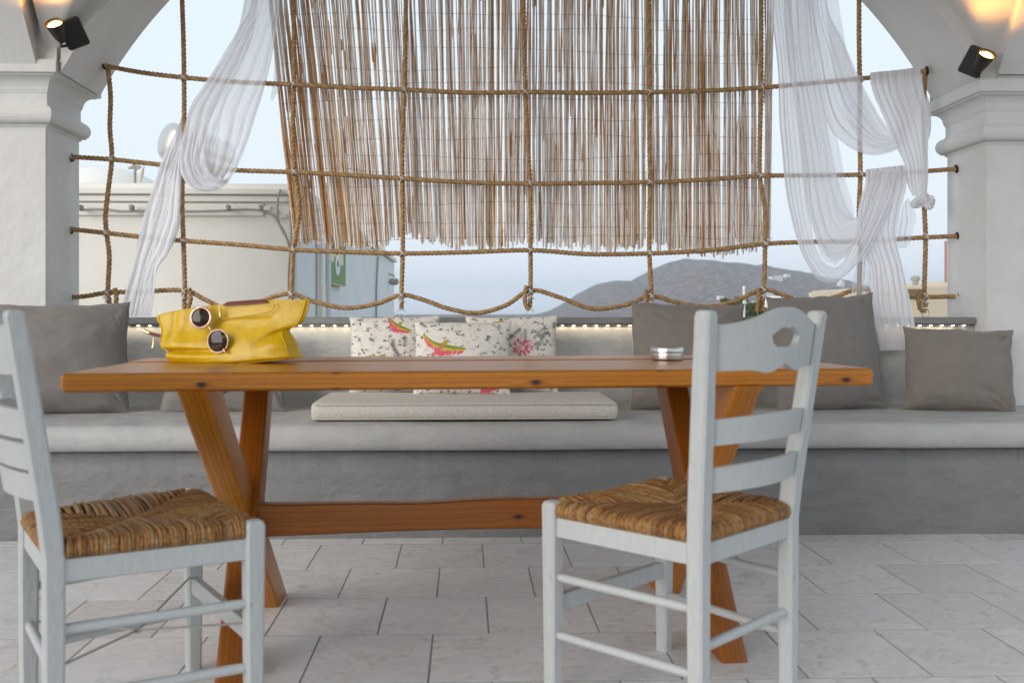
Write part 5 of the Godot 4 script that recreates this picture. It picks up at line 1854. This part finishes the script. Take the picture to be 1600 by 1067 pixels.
# ---------------------------------------------------------------- the scene
func _ready() -> void:
	# camera
	var cam := Camera3D.new()
	cam.name = "camera"
	add_child(cam)
	cam.position = Vector3(0, EYE, 0)
	cam.rotation.y = -atan(TURN)
	var near := 0.05
	cam.set_frustum(1067.0 / LENS * near, Vector2((800.0 - AXIS.x) / LENS * near, -(533.5 - AXIS.y) / LENS * near), near, 6000.0)
	cam.current = true
	# sky and exposure
	var sm := ProceduralSkyMaterial.new()
	sm.sky_top_color = s8(208, 226, 240)
	sm.sky_horizon_color = s8(232, 238, 243)
	sm.sky_curve = 0.22
	sm.ground_bottom_color = s8(150, 148, 142)
	sm.ground_horizon_color = s8(206, 210, 210)
	sm.sun_angle_max = 1.0
	var env := Environment.new()
	env.background_mode = Environment.BG_SKY
	env.sky = Sky.new()
	env.sky.sky_material = sm
	env.background_energy_multiplier = 0.64
	env.tonemap_mode = Environment.TONE_MAPPER_LINEAR
	env.tonemap_exposure = 1.92
	env.fog_enabled = true
	env.fog_light_color = Color(0.84, 0.91, 1.0)
	env.fog_density = 0.00044
	env.sdfgi_enabled = true
	env.ssao_enabled = true
	env.ssil_enabled = true
	var ca := CameraAttributesPhysical.new()
	ca.frustum_focal_length = 31.5
	ca.frustum_focus_distance = 4.6
	ca.exposure_aperture = 4.0
	var we := WorldEnvironment.new()
	we.name = "world"
	we.environment = env
	we.camera_attributes = ca
	add_child(we)
	# low soft evening light from behind on the left
	var sun := DirectionalLight3D.new()
	sun.name = "sun"
	sun.light_color = Color(1.0, 0.985, 0.965)
	sun.light_energy = 0.5
	sun.light_angular_distance = 50.0
	sun.shadow_enabled = true
	add_child(sun)
	sun.basis = Basis.looking_at(Vector3(0.72, -0.27, -0.63).normalized(), Vector3.UP)

	fine.seed = 4
	fine.noise_type = FastNoiseLite.TYPE_SIMPLEX_SMOOTH
	fine.fractal_octaves = 3
	materials()
	make_floor()
	make_vault()
	make_bench()
	make_house()
	make_roof_things()
	make_distance()
	make_table()
	make_chair("chair", "grey white chair on the left turned to face right, rush seat and brace wires", Vector3(-0.722, 0, -1.978), -deg_to_rad(57.0), [[0.530, 0.582], [0.590, 0.640], [0.650, 0.706]], 0.775, 0.15, 0.035, 0.165, true, 31)
	make_chair("chair", "grey white chair on the right seen from behind, top rail pierced by a crescent hole", Vector3(0.487, 0, -2.076), deg_to_rad(41.2), [[0.523, 0.575], [0.622, 0.674]], 0.775, 0.105, 0.098, 0.180, false, 32)
	make_cushions()
	make_bag()
	make_sunglasses()
	make_tin()
	make_ropes()
	make_blind()
	make_curtains()
	make_lamps()
